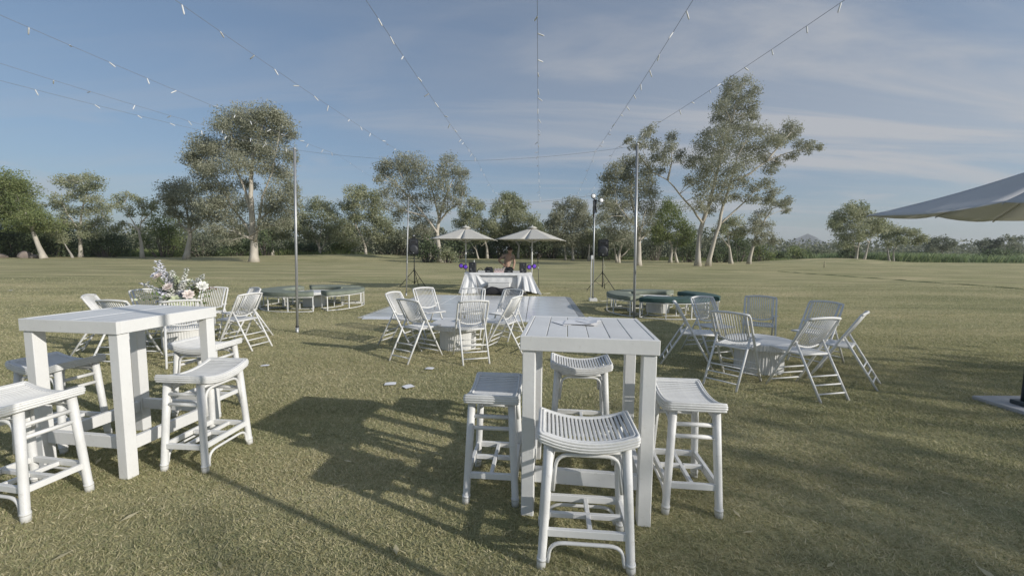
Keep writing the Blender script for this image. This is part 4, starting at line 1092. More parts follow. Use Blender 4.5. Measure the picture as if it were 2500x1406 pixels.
# ================================================================== FLOWERS
def flowers():
    rr = random.Random(5)
    base = Vector((TL.x - .06, TL.y, .405))
    t = thing('flower_arrangement', 'large white and blush flower arrangement in a white vase', 'flowers', base)
    mk('vase', G().lathe([(.085, 0), (.095, .02), (.12, .12), (.15, .235), (.155, .25), (.145, .25), (.13, .22)], 28), 'steel', t)
    O = Vector((0, 0, .24))
    def spike(name, tip, mat, nfl, fr, L0=.35):
        tip = Vector(tip); mid = O.lerp(tip, .55) + Vector((0, 0, .05))
        P = bezier(O, O + Vector((0, 0, .12)), mid, tip, 12)
        g = G().tube(P, .005, 5)
        so = mk('stem', g, 'stem', t)
        g = G()
        nfl = int(nfl * 1.7)
        for k in range(nfl):
            u = L0 + (1 - L0) * (k / nfl); q = P[min(11, int(u * 12))].lerp(P[min(12, int(u * 12) + 1)], (u * 12) % 1)
            a = k * 2.4; off = Vector((math.cos(a), math.sin(a), .25)) * fr * (1.15 - .55 * u)
            o8 = fr * (.62 - .25 * u); cc = q + off
            g.add([cc + Vector(v) * o8 for v in ((1, 0, 0), (-1, 0, 0), (0, 1, 0), (0, -1, 0), (0, 0, .8), (0, 0, -.8))], [(0, 2, 4), (2, 1, 4), (1, 3, 4), (3, 0, 4), (2, 0, 5), (1, 2, 5), (3, 1, 5), (0, 3, 5)], True)
            for pe in range(4):
                b_ = a + pe * 1.57; w = fr * (1.6 - .6 * u)
                d = Vector((math.cos(b_), math.sin(b_), rr.uniform(-.6, .7))).normalized()
                e = d.cross(Vector((0, 0, 1))).normalized()
                c = q + off
                g.add([c - e * .2 * w, c + d * w * .6 - e * w * .42, c + d * w, c + d * w * .6 + e * w * .42], [(0, 1, 2, 3)], True)
        mk(name, g, mat, so)
    for tip, mat, nfl, fr in (((-.10, .02, .78), 'petal_w', 24, .036), ((.16, -.08, .62), 'petal_w', 24, .04), ((-.45, -.05, .46), 'petal_w', 22, .04), ((.0, -.2, .42), 'petal_w', 26, .045), ((.36, -.16, .36), 'petal_w', 22, .04), ((-.15, -.18, .45), 'petal_l', 24, .045), ((-.34, .05, .93), 'petal_l', 30, .040), ((-.30, -.05, .84), 'petal_l', 22, .034), ((-.58, .0, .58), 'petal_l', 24, .036), ((.10, .08, .82), 'petal_w', 24, .030), ((.02, -.04, .70), 'petal_g', 22, .034),
                              ((.38, .05, .72), 'petal_w', 24, .032), ((.44, -.02, .68), 'petal_w', 22, .032), ((.22, .0, .66), 'petal_g', 18, .028), ((-.05, -.15, .55), 'petal_w', 24, .040), ((.20, -.12, .48), 'petal_l', 24, .042), ((-.22, -.14, .30), 'petal_l', 22, .036), ((-.20, .16, .62), 'petal_w', 20, .034), ((.30, .20, .60), 'petal_g', 20, .034), ((.34, -.10, .26), 'petal_g', 22, .036), ((-.36, .1, .50), 'petal_g', 20, .036)):
        spike('florets', tip, mat, nfl, fr)
    def bloom(pos, r_, mat):
        r_ *= .82
        pos = Vector(pos); P = bezier(O, O + Vector((0, 0, .1)), O.lerp(pos, .6), pos, 8)
        so = mk('stem', G().tube(P, .005, 5), 'stem', t)
        ax = ((pos - O).normalized() + Vector((0, -.6, .2))).normalized(); e1 = ax.orthogonal().normalized(); e2 = ax.cross(e1)
        g = G()
        for ring, (n_, rad, tilt, sz) in enumerate(((5, .12, 1.25, .5), (6, .32, .95, .62), (7, .55, .62, .72), (8, .72, .25, .80))):
            for k in range(n_):
                a = 2 * math.pi * k / n_ + ring * .5
                o_ = e1 * math.cos(a) + e2 * math.sin(a); tg_ = -e1 * math.sin(a) + e2 * math.cos(a)
                d = (o_ * math.cos(tilt) + ax * math.sin(tilt)).normalized()
                c = pos + o_ * rad * r_ * .55
                g.add([c - tg_ * sz * r_ * .3, c + tg_ * sz * r_ * .3, c + tg_ * sz * r_ * .42 + d * sz * r_ * .6, c + d * sz * r_ * .9 + o_ * .1 * r_, c - tg_ * sz * r_ * .42 + d * sz * r_ * .6], [(0, 1, 2, 3, 4)], True)
        mk('bloom', g, mat, so)
    for pos, r_, mat in (((-.19, -.12, .70), .085, 'petal_p'), ((-.27, -.08, .72), .085, 'petal_l'), ((-.02, -.16, .54), .085, 'petal_p'), ((.30, -.18, .43), .085, 'petal_p'), ((.42, -.05, .55), .09, 'petal_w'), ((-.42, -.06, .56), .085, 'petal_w'), ((.12, -.2, .33), .10, 'petal_g'), ((.26, -.16, .30), .09, 'petal_g'), ((-.08, -.18, .36), .09, 'petal_w'), ((.08, .1, .60), .09, 'petal_w')):
        bloom(pos, r_, mat)
    for k in range(26):
        a = rr.uniform(0, 6.28); el = rr.uniform(-.1, .9); L = rr.uniform(.3, .62)
        tip = O + Vector((math.cos(a) * math.cos(el), math.sin(a) * math.cos(el) * .8, math.sin(el))) * L
        P = bezier(O, O + Vector((0, 0, .1)), O.lerp(tip, .6) + Vector((0, 0, .06)), tip, 6)
        g = G().tube(P, .003, 4, caps=False)
        for q in range(9):
            u = .45 + .55 * q / 9; c = P[min(5, int(u * 6))].lerp(P[min(6, int(u * 6) + 1)], (u * 6) % 1)
            d = Vector((rr.gauss(0, 1), rr.gauss(0, 1), rr.gauss(.2, .6))).normalized(); e = d.orthogonal().normalized(); w = rr.uniform(.035, .075)
            g.add([c, c + d * w * .5 + e * w * .2, c + d * w, c + d * w * .5 - e * w * .2], [(0, 1, 2, 3)])
        mk('leafy_stem', g, 'stem', t)
    for tip in ((.62, 0, .52), (.56, .05, .54)):
        P = bezier(O, O + Vector((0, 0, .15)), Vector((.3, 0, .5)), Vector(tip), 8); g = G().tube(P, .003, 4)
        for q in range(16):
            c = P[5].lerp(P[8], q / 16) + Vector((rr.uniform(-.015, .015), rr.uniform(-.015, .015), rr.uniform(-.015, .015)))
            d = Vector((rr.gauss(0, 1), rr.gauss(0, 1), rr.gauss(0, 1))).normalized(); e = d.orthogonal().normalized(); w = .03
            g.add([c, c + d * w * .5 + e * w * .3, c + d * w, c + d * w * .5 - e * w * .3], [(0, 1, 2, 3)])
        mk('seed_stem', g, 'russet', t)
    P = bezier(O, (-.2, -.1, .5), (-.45, -.1, .45), (-.60, -.08, .33), 10)
    so = mk('stem', G().tube(P, .0035, 5), 'stem', t); mk('bud', G().lathe([(.004, -.02), (.024, -.012), (.028, 0), (.022, .014), (.004, .022)], 12, P[-1]), 'petal_g', so)
flowers()

# ================================================================== CARDS AND PAPERS
def card(px, py, sx, sy, rz, label, z=.016):
    p = on_plane(px, py, z)
    g = G().grid(lambda u, v: ((u - .5) * sx, (v - .5) * sy, .006 * math.sin(u * 3.0) * v + .0015), 4, 4)
    n0 = len(g.v)
    g.add([(x, y, z_ - .0012) for x, y, z_ in g.v[:n0]], [tuple(reversed(f)) for f in g.f[:]], True)
    o = mk('card', g, 'paper', None, (p.x, p.y, z), rz)
    tag(o, label, 'card', 'white cards dropped on the lawn')
card(953, 936.5, .125, .085, .15, 'white card on the lawn, the one lying flush beside its diamond-turned twin')
card(997, 943, .11, .10, .72, 'white card turned diamond-wise on the lawn beside another card')
card(1049, 899, .105, .075, -.2, 'white card on the grass near the drum table chairs of the dance floor')
card(647, 892, .10, .05, .3, 'small white card lying alone near the near left light pole')
card(24, 709, .12, .08, .1, 'tiny white scrap far out on the open lawn')
def papers():
    c = Vector((.42, 2.66, 1.0515))
    for i, (dx, dy, rz, w, h) in enumerate(((-.03, .0, .45, .21, .148), (.03, -.03, -.25, .21, .148), (.09, .015, .75, .148, .105))):
        g = G().box((0, 0, 0), (w, h, .0012)); g.grid(lambda u, v: ((u - .5) * w * .98, (v - .5) * h * .98, .001 + .012 * max(0, u - .55) ** 1.5 * 4), 8, 3)
        o = mk('paper_sheet', g, 'paper', None, (c.x + dx, c.y + dy, c.z + i * .004 + .001), rz)
        tag(o, ('white paper sheet at the bottom of the loose pile on the bar table', 'white paper sheet lying across the middle of the pile on the bar table', 'small white paper on top of the loose pile on the bar table')[i], 'paper', 'papers on the bar table')
papers()

# ================================================================== LIGHT POLES AND STRINGS
POLE_H = 3.33
poles = {'FL': (-3.97, 7.47), 'FR': (2.12, 7.0), 'BL': (-3.64, 14.0), 'BR': (2.56, 12.86), 'NR': (1.80, .70), 'NL': (-4.3, 1.2), 'LL': (-6.05, 1.0)}
tops = {}
def pole(key, label, r_=.022):
    x, y = poles[key]
    if key == 'BR': lean = (-.02, 0)
    else: lean = (.045 if x < 0 else -.035, .0)
    if key == 'FL': lean = (.075, .0)
    if key == 'BL': lean = (.12, .0)
    if key == 'FR': lean = (-.05, 0)
    t = thing('light_pole', label, 'pole', (x, y, 0), 0, 'galvanised poles carrying the string lights')
    mk('tube', G().tube([(0, 0, -.1), (lean[0] * .5, 0, POLE_H * .5), (lean[0], 0, POLE_H)], r_, 14), 'galv', t)
    mk('cap', G().lathe([(r_ + .003, POLE_H - .03), (r_ + .003, POLE_H), (r_ * .6, POLE_H + .008)], 14, (lean[0], 0, 0)), 'galv', t)
    mk('sleeve', G().tube([(0, 0, -.08), (0.002, 0, .10)], r_ + .006, 14), 'galv', t)
    mk('clamp', G().tube([(.0025, 0, .105), (.003, 0, .125)], r_ + .010, 14), 'blackmetal', t)
    mk('eye_bolt', G().tube([(lean[0] + .035 * math.cos(a), 0, POLE_H - .05 + .02 * math.sin(a)) for a in np.linspace(0, 6.28, 9)[:-1]], .004, 5, closed=True), 'blackmetal', t)
    tops[key] = Vector((x + lean[0], y + lean[1], POLE_H - .03))
    return t
pole('FL', 'galvanised light pole between the flower circle and the dance floor')
pole('FR', 'galvanised light pole rising behind the bar table with papers')
pole('BL', 'slim light pole at the far corner of the dance floor, left of the loudspeaker', .021)
tBR = pole('BR', 'light pole with floodlights and a white footing beside the dance floor', .022)
pole('NR', 'near light pole standing beside the table with papers outside the view'); pole('NL', 'near light pole left of the bar table before the flowers'); pole('LL', 'outer light pole at the open-lawn side of the flower circle')
# extras on the floodlight pole
mk('footing', G().box((.0, 0, .045), (.24, .2, .10), ch=.008), 'steel', tBR)
mk('conduit', G().tube([(-.075, -.03, .05), (-.07, -.03, .5), (-.085, -.03, 1.0), (-.07, -.03, 1.32)], .013, 8), 'steel', tBR)
mk('socket_box', G().box((-.065, -.02, 1.38), (.07, .06, .12), ch=.008), 'steel', tBR)
mk('cable_bundle', G().tube([(-.04, -.02, 2.62), (-.06, -.03, 2.8), (-.05, -.04, 3.0), (-.065, -.03, 3.12), (.02, -.04, 3.16), (.01, -.04, 2.95), (.03, -.03, 2.75)], .022, 7), 'blackmetal', tBR)
mk('cross_arm', G().tube([(-.09, -.02, 3.20), (.0, -.02, 3.13), (.15, -.02, 3.10)], .014, 7), 'blackmetal', tBR)
for x, z in ((-.085, 3.25), (.16, 3.12)):
    fl = mk('floodlight', G().lathe([(.03, -.02), (.06, .0), (.075, .05), (.078, .06)], 16), 'blackmetal', tBR, (x, -.03, z)); fl.rotation_euler = (R(80), 0, R(10))
    ln = mk('lens', G().lathe([(.066, .055), (.06, .066), (.03, .078), (.005, .082)], 16), 'flood', fl)
pc = poles['BR']
cb = mk('power_cable', G().tube([(pc[0] + .1, pc[1] - .02, .03), (pc[0] + .28, pc[1] - .12, .015), (pc[0] + .5, pc[1] + .05, .018), (pc[0] + .75, pc[1] + .0, .02), (pc[0] + 1.2, pc[1] + .35, .015)], .012, 6), 'cablew')
tag(cb, 'pale power cable trailing over the grass from the floodlight pole', 'cable')

bulb_me = G().lathe([(.0022, 0), (.0045, -.005), (.0052, -.014), (.0052, -.046), (.0038, -.055), (.002, -.058)], 8).mesh('bulb'); bulb_me.materials.append(MT['bulb'])
def string(A, B, sag, label, bulbs=True, spacing=.24, wr=.0042, seed=0, group='string lights over the lawn', name='string_light', cat='string light'):
    rr = random.Random(seed)
    A, B = Vector(A), Vector(B); n_ = 40; L = (B - A).length
    def P(t): return A.lerp(B, t) - Vector((0, 0, sag * 4 * t * (1 - t)))
    t_ = thing(name, label, cat, A, 0, group)
    mk('cable', G().tube([P(i / n_) - A for i in range(n_ + 1)], wr, 5), 'wire', t_)
    if not bulbs: return t_
    k = int(L / spacing)
    for i in range(k):
        t = (i + .5 + rr.uniform(-.25, .25)) / k
        o = bpy.data.objects.new('bulb', bulb_me); o.location = P(t) - A
        o.rotation_euler = (rr.gauss(0, .7), rr.gauss(0, .7), rr.uniform(0, 6.28)); o.scale = (1, 1, rr.uniform(.85, 1.15))
        link(o, t_)
    return t_
fa, fb = tops['FL'], tops['FR']; ba, bb = tops['BL'], tops['BR']; na, nb_ = tops['NL'], tops['NR']
def catn(A, B, sag, t): return A.lerp(B, t) - Vector((0, 0, sag * 4 * t * (1 - t)))
RS = 'string lights over the lawn'
string(fa, fb, .22, 'bare carrier wire strung between the two near light poles', False, name='carrier_wire', cat='wire', group='carrier wires', wr=.002)
string(ba, bb, .22, 'bare carrier wire strung between the two far light poles', False, name='carrier_wire', cat='wire', group='carrier wires', wr=.004)
string(na, nb_, .22, 'bare carrier wire above the bar tables', False, name='carrier_wire', cat='wire', group='carrier wires', wr=.002)
ORD = ('first', 'second', 'third', 'fourth', 'fifth', 'sixth')
def rope_at(px):
    best = min((abs(1250 + F_PX * p.x / (p.y * _c - (p.z - EYE) * _s) - px), t) for t, p in ((k / 200, catn(fa, fb, .22, k / 200)) for k in range(201)))
    return best[1]
for i, (pa_, qx, qy) in enumerate(((822, 120, 82), (1008, 450, 0), (1162, 905, 0), (1312, 1312, 0), (1452, 1690, 0), (1500, 2065, 0))):
    tf = rope_at(pa_)
    A = catn(fa, fb, .22, tf); Q = on_plane(qx, qy, 3.20)
    k = (A.y - .95) / (A.y - Q.y); B = A.lerp(Q, k); B.z = 3.27
    string(A, B, .07, ORD[i] + ' overhead string of white tube lights, counted from the near left light pole', True, .30, .0017, seed=i, group=RS)
    C = catn(ba, bb, .22, tf)
    string(A, C, .16, ORD[i] + ' tube light string over the dance floor, counted from the near left pole', True, .6, .0013, seed=20 + i, group='string lights above the dance floor')
string(fa, tops['LL'] + Vector((0, 0, .22)), .12, 'upper of two tube light strings from the near left pole over the flower circle', True, .36, .0018, seed=40, group=RS)
string(fa + Vector((0, 0, -.02)), tops['LL'] + Vector((.0, 0, -.12)), .10, 'lower of two tube light strings from the near left pole over the flower circle', True, .36, .0018, seed=41, group=RS)

# ================================================================== DJ AREA
DJ_Y = 15.0
def umbrella(label, px, cy, side, rot, zedge, zapex, canvas, pole_mat, pole_r, ribs=8, group=None, mast=None, valance=0.0, cx=None, name='patio_umbrella', sag=.008):
    if cx is None: cx = (px - 1250) / F_PX * cy
    t = thing(name, label, 'umbrella', (cx, cy, 0), 0, group)
    h = side / 2; Rr = side / math.sqrt(2)
    def rimpt(k, f=1.0):      # 8 rim points: corners (even) and edge middles (odd)
        a = rot + k * math.pi / 4
        r_ = Rr if k % 2 == 0 else h * (.985 if mast else .999)
        return Vector((math.cos(a) * r_ * f, math.sin(a) * r_ * f, zapex + (zedge - zapex) * f + (.03 if k % 2 and mast else 0) * f))
    def panel(k):
        a, b_ = rimpt(k), rimpt(k + 1); ap = Vector((0, 0, zapex))
        def fn(u, v):
            f = .05 + .95 * u
            p = ap.lerp(a, f).lerp(ap.lerp(b_, f), v)
            p.z -= sag * f * (1 - abs(2 * v - 1) ** 2) * .5 + sag * .8 * math.sin(math.pi * u) * .6
            k_ = 1 - (.05 if mast else .0) * (1 - abs(2 * v - 1)) * u ** 4
            p.x *= k_; p.y *= k_
            return p
        return fn
    for k in range(8):
        g = G().grid(panel(k), 10, 6)
        o = mk('canopy_panel', g, canvas, t)
        md = o.modifiers.new('cloth', 'SOLIDIFY'); md.thickness = .002; md.offset = -1
        mk('rib', G().tube([Vector((0, 0, zapex - .06)), (rimpt(k, .5) - Vector((0, 0, .03 + sag * .4))), rimpt(k) - Vector((0, 0, .02))], .010, 6), canvas if mast else pole_mat, t)
    mk('vent_cap', G().lathe([(side * .09, zapex - side * .012), (side * .05, zapex + .035), (.02, zapex + .06)], 16), canvas, t)
    mk('finial', G().lathe([(.012, zapex + .055), (.022, zapex + .07), (.02, zapex + .09), (.006, zapex + .10)], 10), pole_mat, t)
    if mast is None:
        mk('pole', G().tube([(0, 0, -.02), (0, 0, zapex)], pole_r, 14), pole_mat, t)
        for k in range(8):
            mk('strut', G().tube([(0, 0, zedge - .12), rimpt(k, .5) - Vector((0, 0, .05 + sag * .4))], .007, 5), pole_mat, t)
        mk('base', G().lathe([(.24, 0), (.25, .03), (.22, .06), (.04, .075), (.035, .25)], 24), pole_mat, t)
    else:
        mx, my = mast[0] - cx, mast[1] - cy
        mk('mast', G().tube([(mx, my, .02), (mx, my, zapex + .45)], pole_r, 16), pole_mat, t)
        mk('arm', G().tube([(mx, my, zapex + .40), (mx * .5, my * .5, zapex + .48), (0, 0, zapex + .16), (0, 0, zapex)], pole_r * .7, 10), pole_mat, t)
        mk('base', G().box((mx, my, .065), (.15, .15, .04), ch=.006), pole_mat, t)
    return t
umbrella('cream patio umbrella over the left half of the DJ table', 1137, 16.1, 2.25, R(-49), 2.0, 2.47, 'canvas', 'steel', .026, group='cream patio umbrellas at the DJ table')
umbrella('cream patio umbrella over the right half of the DJ table', 1298, 15.9, 2.25, R(-62), 2.0, 2.47, 'canvas', 'steel', .026, group='cream patio umbrellas at the DJ table')
umbrella('large grey cantilever umbrella by the paved pad at the lawn edge', 0, 5.17, 2.85, R(150), 2.1, 2.78, 'canvas_big', 'teal_metal', .036, mast=(5.085, 3.93), cx=7.03, sag=.10)

# trestle table, cloth and gear, in a frame whose origin is the table's front centre
TX0 = (1216 - 1250) / F_PX * DJ_Y
def dj():
    HW, DP, H = 1.215, .76, .76
    t = thing('trestle_table', 'long trestle table under the white cloth at the DJ stand', 'table', (TX0, DJ_Y, 0))
    mk('tabletop', G().box((0, DP / 2, H - .02), (2 * HW, DP, .035), ch=.004), 'wood', t)
    for sx in (-1, 1):
        for y in (.08, DP - .08):
            mk('leg', G().tube([(sx * (HW - .25), y, 0), (sx * (HW - .25), y, H - .04)], .016, 8), 'galv', t)
    c = thing('tablecloth', 'white cloth draped over the DJ table and pulled open at the front', 'tablecloth', (TX0, DJ_Y, 0))
    def th(o, w=.004):
        md = o.modifiers.new('cloth', 'SOLIDIFY'); md.thickness = w; return o
    th(mk('top_cloth', G().grid(lambda u, v: ((u - .5) * (2 * HW + .03), -.015 + v * (DP + .03), H + .004 + .002 * math.sin(u * 40) * math.sin(v * 9)), 30, 8), 'cloth', c))
    th(mk('front_hem', G().grid(lambda u, v: ((u - .5) * (2 * HW + .04), -.02 - .012 * v + .004 * math.sin(u * 60) * v, H + .004 - .095 * v), 60, 4), 'cloth', c))
    def drape(x0a, x0b, x1a, x1b, y1, zb, seed, folds, yb=0.0):
        rr = random.Random(seed); ph = rr.uniform(0, 6)
        def fn(u, v):
            x = (x0a + (x0b - x0a) * u) * (1 - v) + (x1a + (x1b - x1a) * u) * v
            fo = math.sin(u * folds * 6.28 + ph + 1.2 * v) * .035 * v ** .7 + math.sin(u * folds * 14 + ph) * .012 * v
            y = -.03 + (y1 + yb * u) * v ** 1.4 + fo
            z = (H - .08) * (1 - v) + (zb if not callable(zb) else zb(u)) * v
            return (x + fo * .4, y, z)
        return th(mk('front_drape', G().grid(fn, 48, 16), 'cloth', c))
    drape(-HW - .02, -HW + .36, -HW - .22, -HW + .50, -.26, lambda u: .012 + .10 * max(0, u - .6), 1, 2.2)
    drape(-HW + .30, -HW + .48, -HW + .42, -HW + .88, -.10, lambda u: .05 + .34 * u, 2, 1.4)
    drape(HW - .34, HW + .02, HW - .30, HW + .36, -.30, lambda u: .16 - .15 * u, 3, 2.4, -.15)
    drape(HW - .52, HW - .34, HW - .54, HW - .30, -.08, lambda u: .10, 4, 1.2)
    for s in (-1, 1):
        fl = .20 if s < 0 else .34
        th(mk('side_drape', G().grid(lambda u, v: (s * (HW + .02 + fl * v ** 1.3 * (1 - .5 * u) + .02 * math.sin(u * 22) * v), -.03 - .24 * v ** 1.3 * (1 - u) + u * (DP + .06), (H + .002) * (1 - v) + .012 * v), 24, 12), 'cloth', c))
    th(mk('front_panel', G().grid(lambda u, v: ((u - .5) * (2 * HW - .3), .06 + .015 * math.sin(u * 44) * v, (H - .03) * (1 - v) + .012 * v), 60, 6), 'cloth', c))
    th(mk('back_drape', G().grid(lambda u, v: ((u - .5) * (2 * HW), DP - .02 + .018 * math.sin(u * 50) * v, (H - .03) * (1 - v) + .012 * v), 60, 6), 'cloth', c))
    # white covered box and black bag beneath
    b = thing('storage_box', 'white lidded box standing before the DJ table front', 'box', (TX0 + .03, DJ_Y - .16, 0))
    mk('body', G().box((0, 0, .20), (.80, .30, .40), ch=.03), 'steel', b); mk('lid', G().box((0, 0, .425), (.82, .32, .05), ch=.02), 'steel', b)
    g = G().grid(lambda u, v: ((u - .5) * 1.25 + .05, -.12 + .30 * v, .02 + (.26 + .04 * math.sin(u * 9)) * math.sin(math.pi * min(1, v * 1.15)) ** .6 * (1 - abs(2 * u - 1) ** 5)), 30, 12)
    o = mk('equipment_bag', g, 'black_cloth', None, (TX0 + .07, DJ_Y - .52, 0)); o.modifiers.new('cloth', 'SOLIDIFY').thickness = .02
    tag(o, 'black soft bag slumped on the grass before the white box', 'bag')
    g = G().grid(lambda u, v: ((u - .5) * .55, -.1 + .28 * v, .015 + .15 * math.sin(math.pi * u) ** 1.2 * math.sin(math.pi * min(1, v * 1.1)) ** .6), 16, 10)
    o = mk('equipment_bag', g, 'black_cloth', None, (TX0 + .80, DJ_Y - .48, 0)); o.modifiers.new('cloth', 'SOLIDIFY').thickness = .02
    tag(o, 'small black cloth heap at the right end of the DJ table', 'bag')
    # gear on the table
    Z = H + .010
    for s, lb in ((-1, 'black monitor speaker with a water bottle behind it on the DJ table'), (1, 'black monitor speaker beside the microphone stand on the DJ table')):
        m_ = thing('monitor_speaker', lb, 'speaker', (TX0 + (-.96 if s < 0 else .91), DJ_Y + .22, Z), s * .08, 'monitor speakers on the DJ table')
        mk('cabinet', G().box((0, 0, .185), (.25, .26, .37), ch=.012), 'black', m_)
        w = mk('woofer', G().lathe([(.088, 0), (.085, .006), (.07, .002), (.03, -.012), (.01, -.006)], 24), 'grille', m_, (0, -.131, .13)); w.rotation_euler = (R(90), 0, 0)
        w = mk('tweeter', G().lathe([(.045, 0), (.04, .005), (.015, .006), (.004, .010)], 18), 'grille', m_, (0, -.131, .285)); w.rotation_euler = (R(90), 0, 0)
        mk('badge', G().box((0, -.133, .028), (.06, .004, .012)), 'chrome', m_)
    for x, lb in ((-.36, 'black media player deck on the DJ table near the monitor with the bottle'), (.40, 'black media player deck tilted up beside the pink mixer')):
        m_ = thing('media_player', lb, 'deck', (TX0 + x, DJ_Y + .28, Z), 0, 'decks on the DJ table')
        mk('body', G().box((0, 0, .06), (.33, .38, .11), Matrix.Rotation(R(12), 3, 'X'), ch=.01), 'black', m_)
        mk('jog_wheel', G().lathe([(.10, .0), (.10, .018), (.085, .024), (.02, .024)], 28, (0, -.02, .115)), 'grille', m_)
        mk('screen_hood', G().box((0, .13, .155), (.24, .10, .05), Matrix.Rotation(R(25), 3, 'X'), ch=.008), 'black', m_)
        mk('logo_plate', G().box((0, -.193, .045), (.10, .006, .02)), 'chrome', m_)
    m_ = thing('mixer', 'pale pink mixer with rows of knobs between the two decks', 'mixer', (TX0 + .02, DJ_Y + .26, Z))
    mk('body', G().box((0, 0, .05), (.36, .36, .09), Matrix.Rotation(R(14), 3, 'X'), ch=.008), 'pink', m_)
    for i in range(6):
        for j in range(4):
            mk('knob', G().lathe([(.014, 0), (.013, .022), (.004, .024)], 8, (-.14 + .056 * i, -.12 + .08 * j, .066 + .08 * j * .25)), 'steel' if (i + j) % 2 else 'black', m_)
    for x, lb in ((-.62, 'small grey audio box beside the monitor with the bottle'), (.66, 'small grey audio box beside the right monitor')):
        m_ = thing('audio_box', lb, 'box', (TX0 + x, DJ_Y + .16, Z), 0, 'small audio boxes on the DJ table')
        mk('body', G().box((0, 0, .035), (.26, .18, .07), ch=.006), 'grey_plastic', m_)
        for k in range(4): mk('button', G().box((-.09 + .06 * k, -.0915, .035), (.03, .005, .025)), 'steel', m_)
    hp = thing('headphones', 'dark headphones resting behind the small grey audio box', 'headphones', (TX0 - .68, DJ_Y + .40, Z))
    mk('band', G().tube([(.09 * math.cos(a), 0, .05 + .09 * math.sin(a)) for a in np.linspace(0, math.pi, 11)], .014, 8), 'black', hp)
    for s in (-1, 1): mk('ear_cup', G().lathe([(.045, -.02), (.05, 0), (.045, .02)], 14, (s * .09, 0, .05)), 'black', hp)
    bo = thing('water_bottle', 'pale bottle standing behind the left monitor speaker', 'bottle', (TX0 - .93, DJ_Y + .50, Z))
    mk('body', G().lathe([(.034, 0), (.036, .02), (.036, .28), (.030, .33), (.014, .40), (.014, .43)], 16), 'steel', bo); mk('cap', G().lathe([(.016, .43), (.016, .455), (.012, .46)], 12), 'chrome', bo)
dj()

def stage_light(px, py, Y, anchor, label, seed):
    p = at_depth(px, py, Y); t = thing('stage_light', label, 'stage light', p, 0, 'purple stage lights at the DJ table')
    can = mk('can', G().lathe([(.05, 0), (.07, .03), (.075, .12), (.098, .125), (.098, .137)], 20), 'black', t, (0, .10, 0)); can.rotation_euler = (R(96), 0, R(random.Random(seed).uniform(-20, 20)))
    mk('lens', G().lathe([(.072, .134), (.068, .142), (.03, .15), (.004, .151)], 20), 'led', can)
    for k in range(6):
        a = k * 1.047; mk('lamp', G().lathe([(.018, .148), (.016, .158), (.004, .162)], 8, (.045 * math.cos(a), .045 * math.sin(a), 0)), 'led', can)
    mk('bracket', G().tube([(0, .12, 0), (0, .2, -.02), (anchor - p.x, Y_P - p.y, -.05)], .010, 6), 'blackmetal', t)
Y_P = 16.05
for px, py, ax, lb in ((1128.5, 648, 1136, 'bright purple stage light, outer of the pair at the left umbrella pole'), (1138, 650.5, 1136, 'purple stage light, inner of the pair at the left umbrella pole'),
                       (1290, 651, 1297, 'dim purple stage light between the right monitor and the umbrella pole'), (1302.5, 649, 1297, 'dim purple stage light outside the right umbrella pole')):
    Y_P = 16.1 if ax == 1136 else 15.9
    stage_light(px, py, Y_P - .22, (ax + 1 - 1250) / F_PX * Y_P, lb, int(px))

def mic():
    p = at_depth(1316, 716, 15.0)
    t = thing('microphone_stand', 'thin black microphone stand at the right end of the DJ table', 'stand', (p.x, 15.0, 0))
    mk('pole', G().tube([(0, 0, .02), (-.03, 0, .7), (-.06, 0, 1.16)], .011, 8), 'blackmetal', t)
    mk('base', G().lathe([(.13, 0), (.13, .015), (.03, .03), (.012, .05)], 20), 'blackmetal', t)
    mk('clip', G().box((-.055, -.01, 1.18), (.04, .06, .05), ch=.006), 'blackmetal', t)
    mk('microphone', G().lathe([(.012, 0), (.016, .12), (.026, .15), (.022, .18), (.006, .19)], 12, (-.06, -.01, 1.14)), 'black', t)
    mk('clutch', G().tube([(-.038, 0, .93), (-.04, 0, .99)], .02, 8), 'chrome', t)
    o = mk('floor_cable', G().tube([(p.x + .03, 15.0, .02), (p.x + .2, 14.95, .018), (p.x + .42, 15.06, .02)], .010, 6), 'cablew'); tag(o, 'short pale cable on the grass beside the microphone stand', 'cable')
mic()

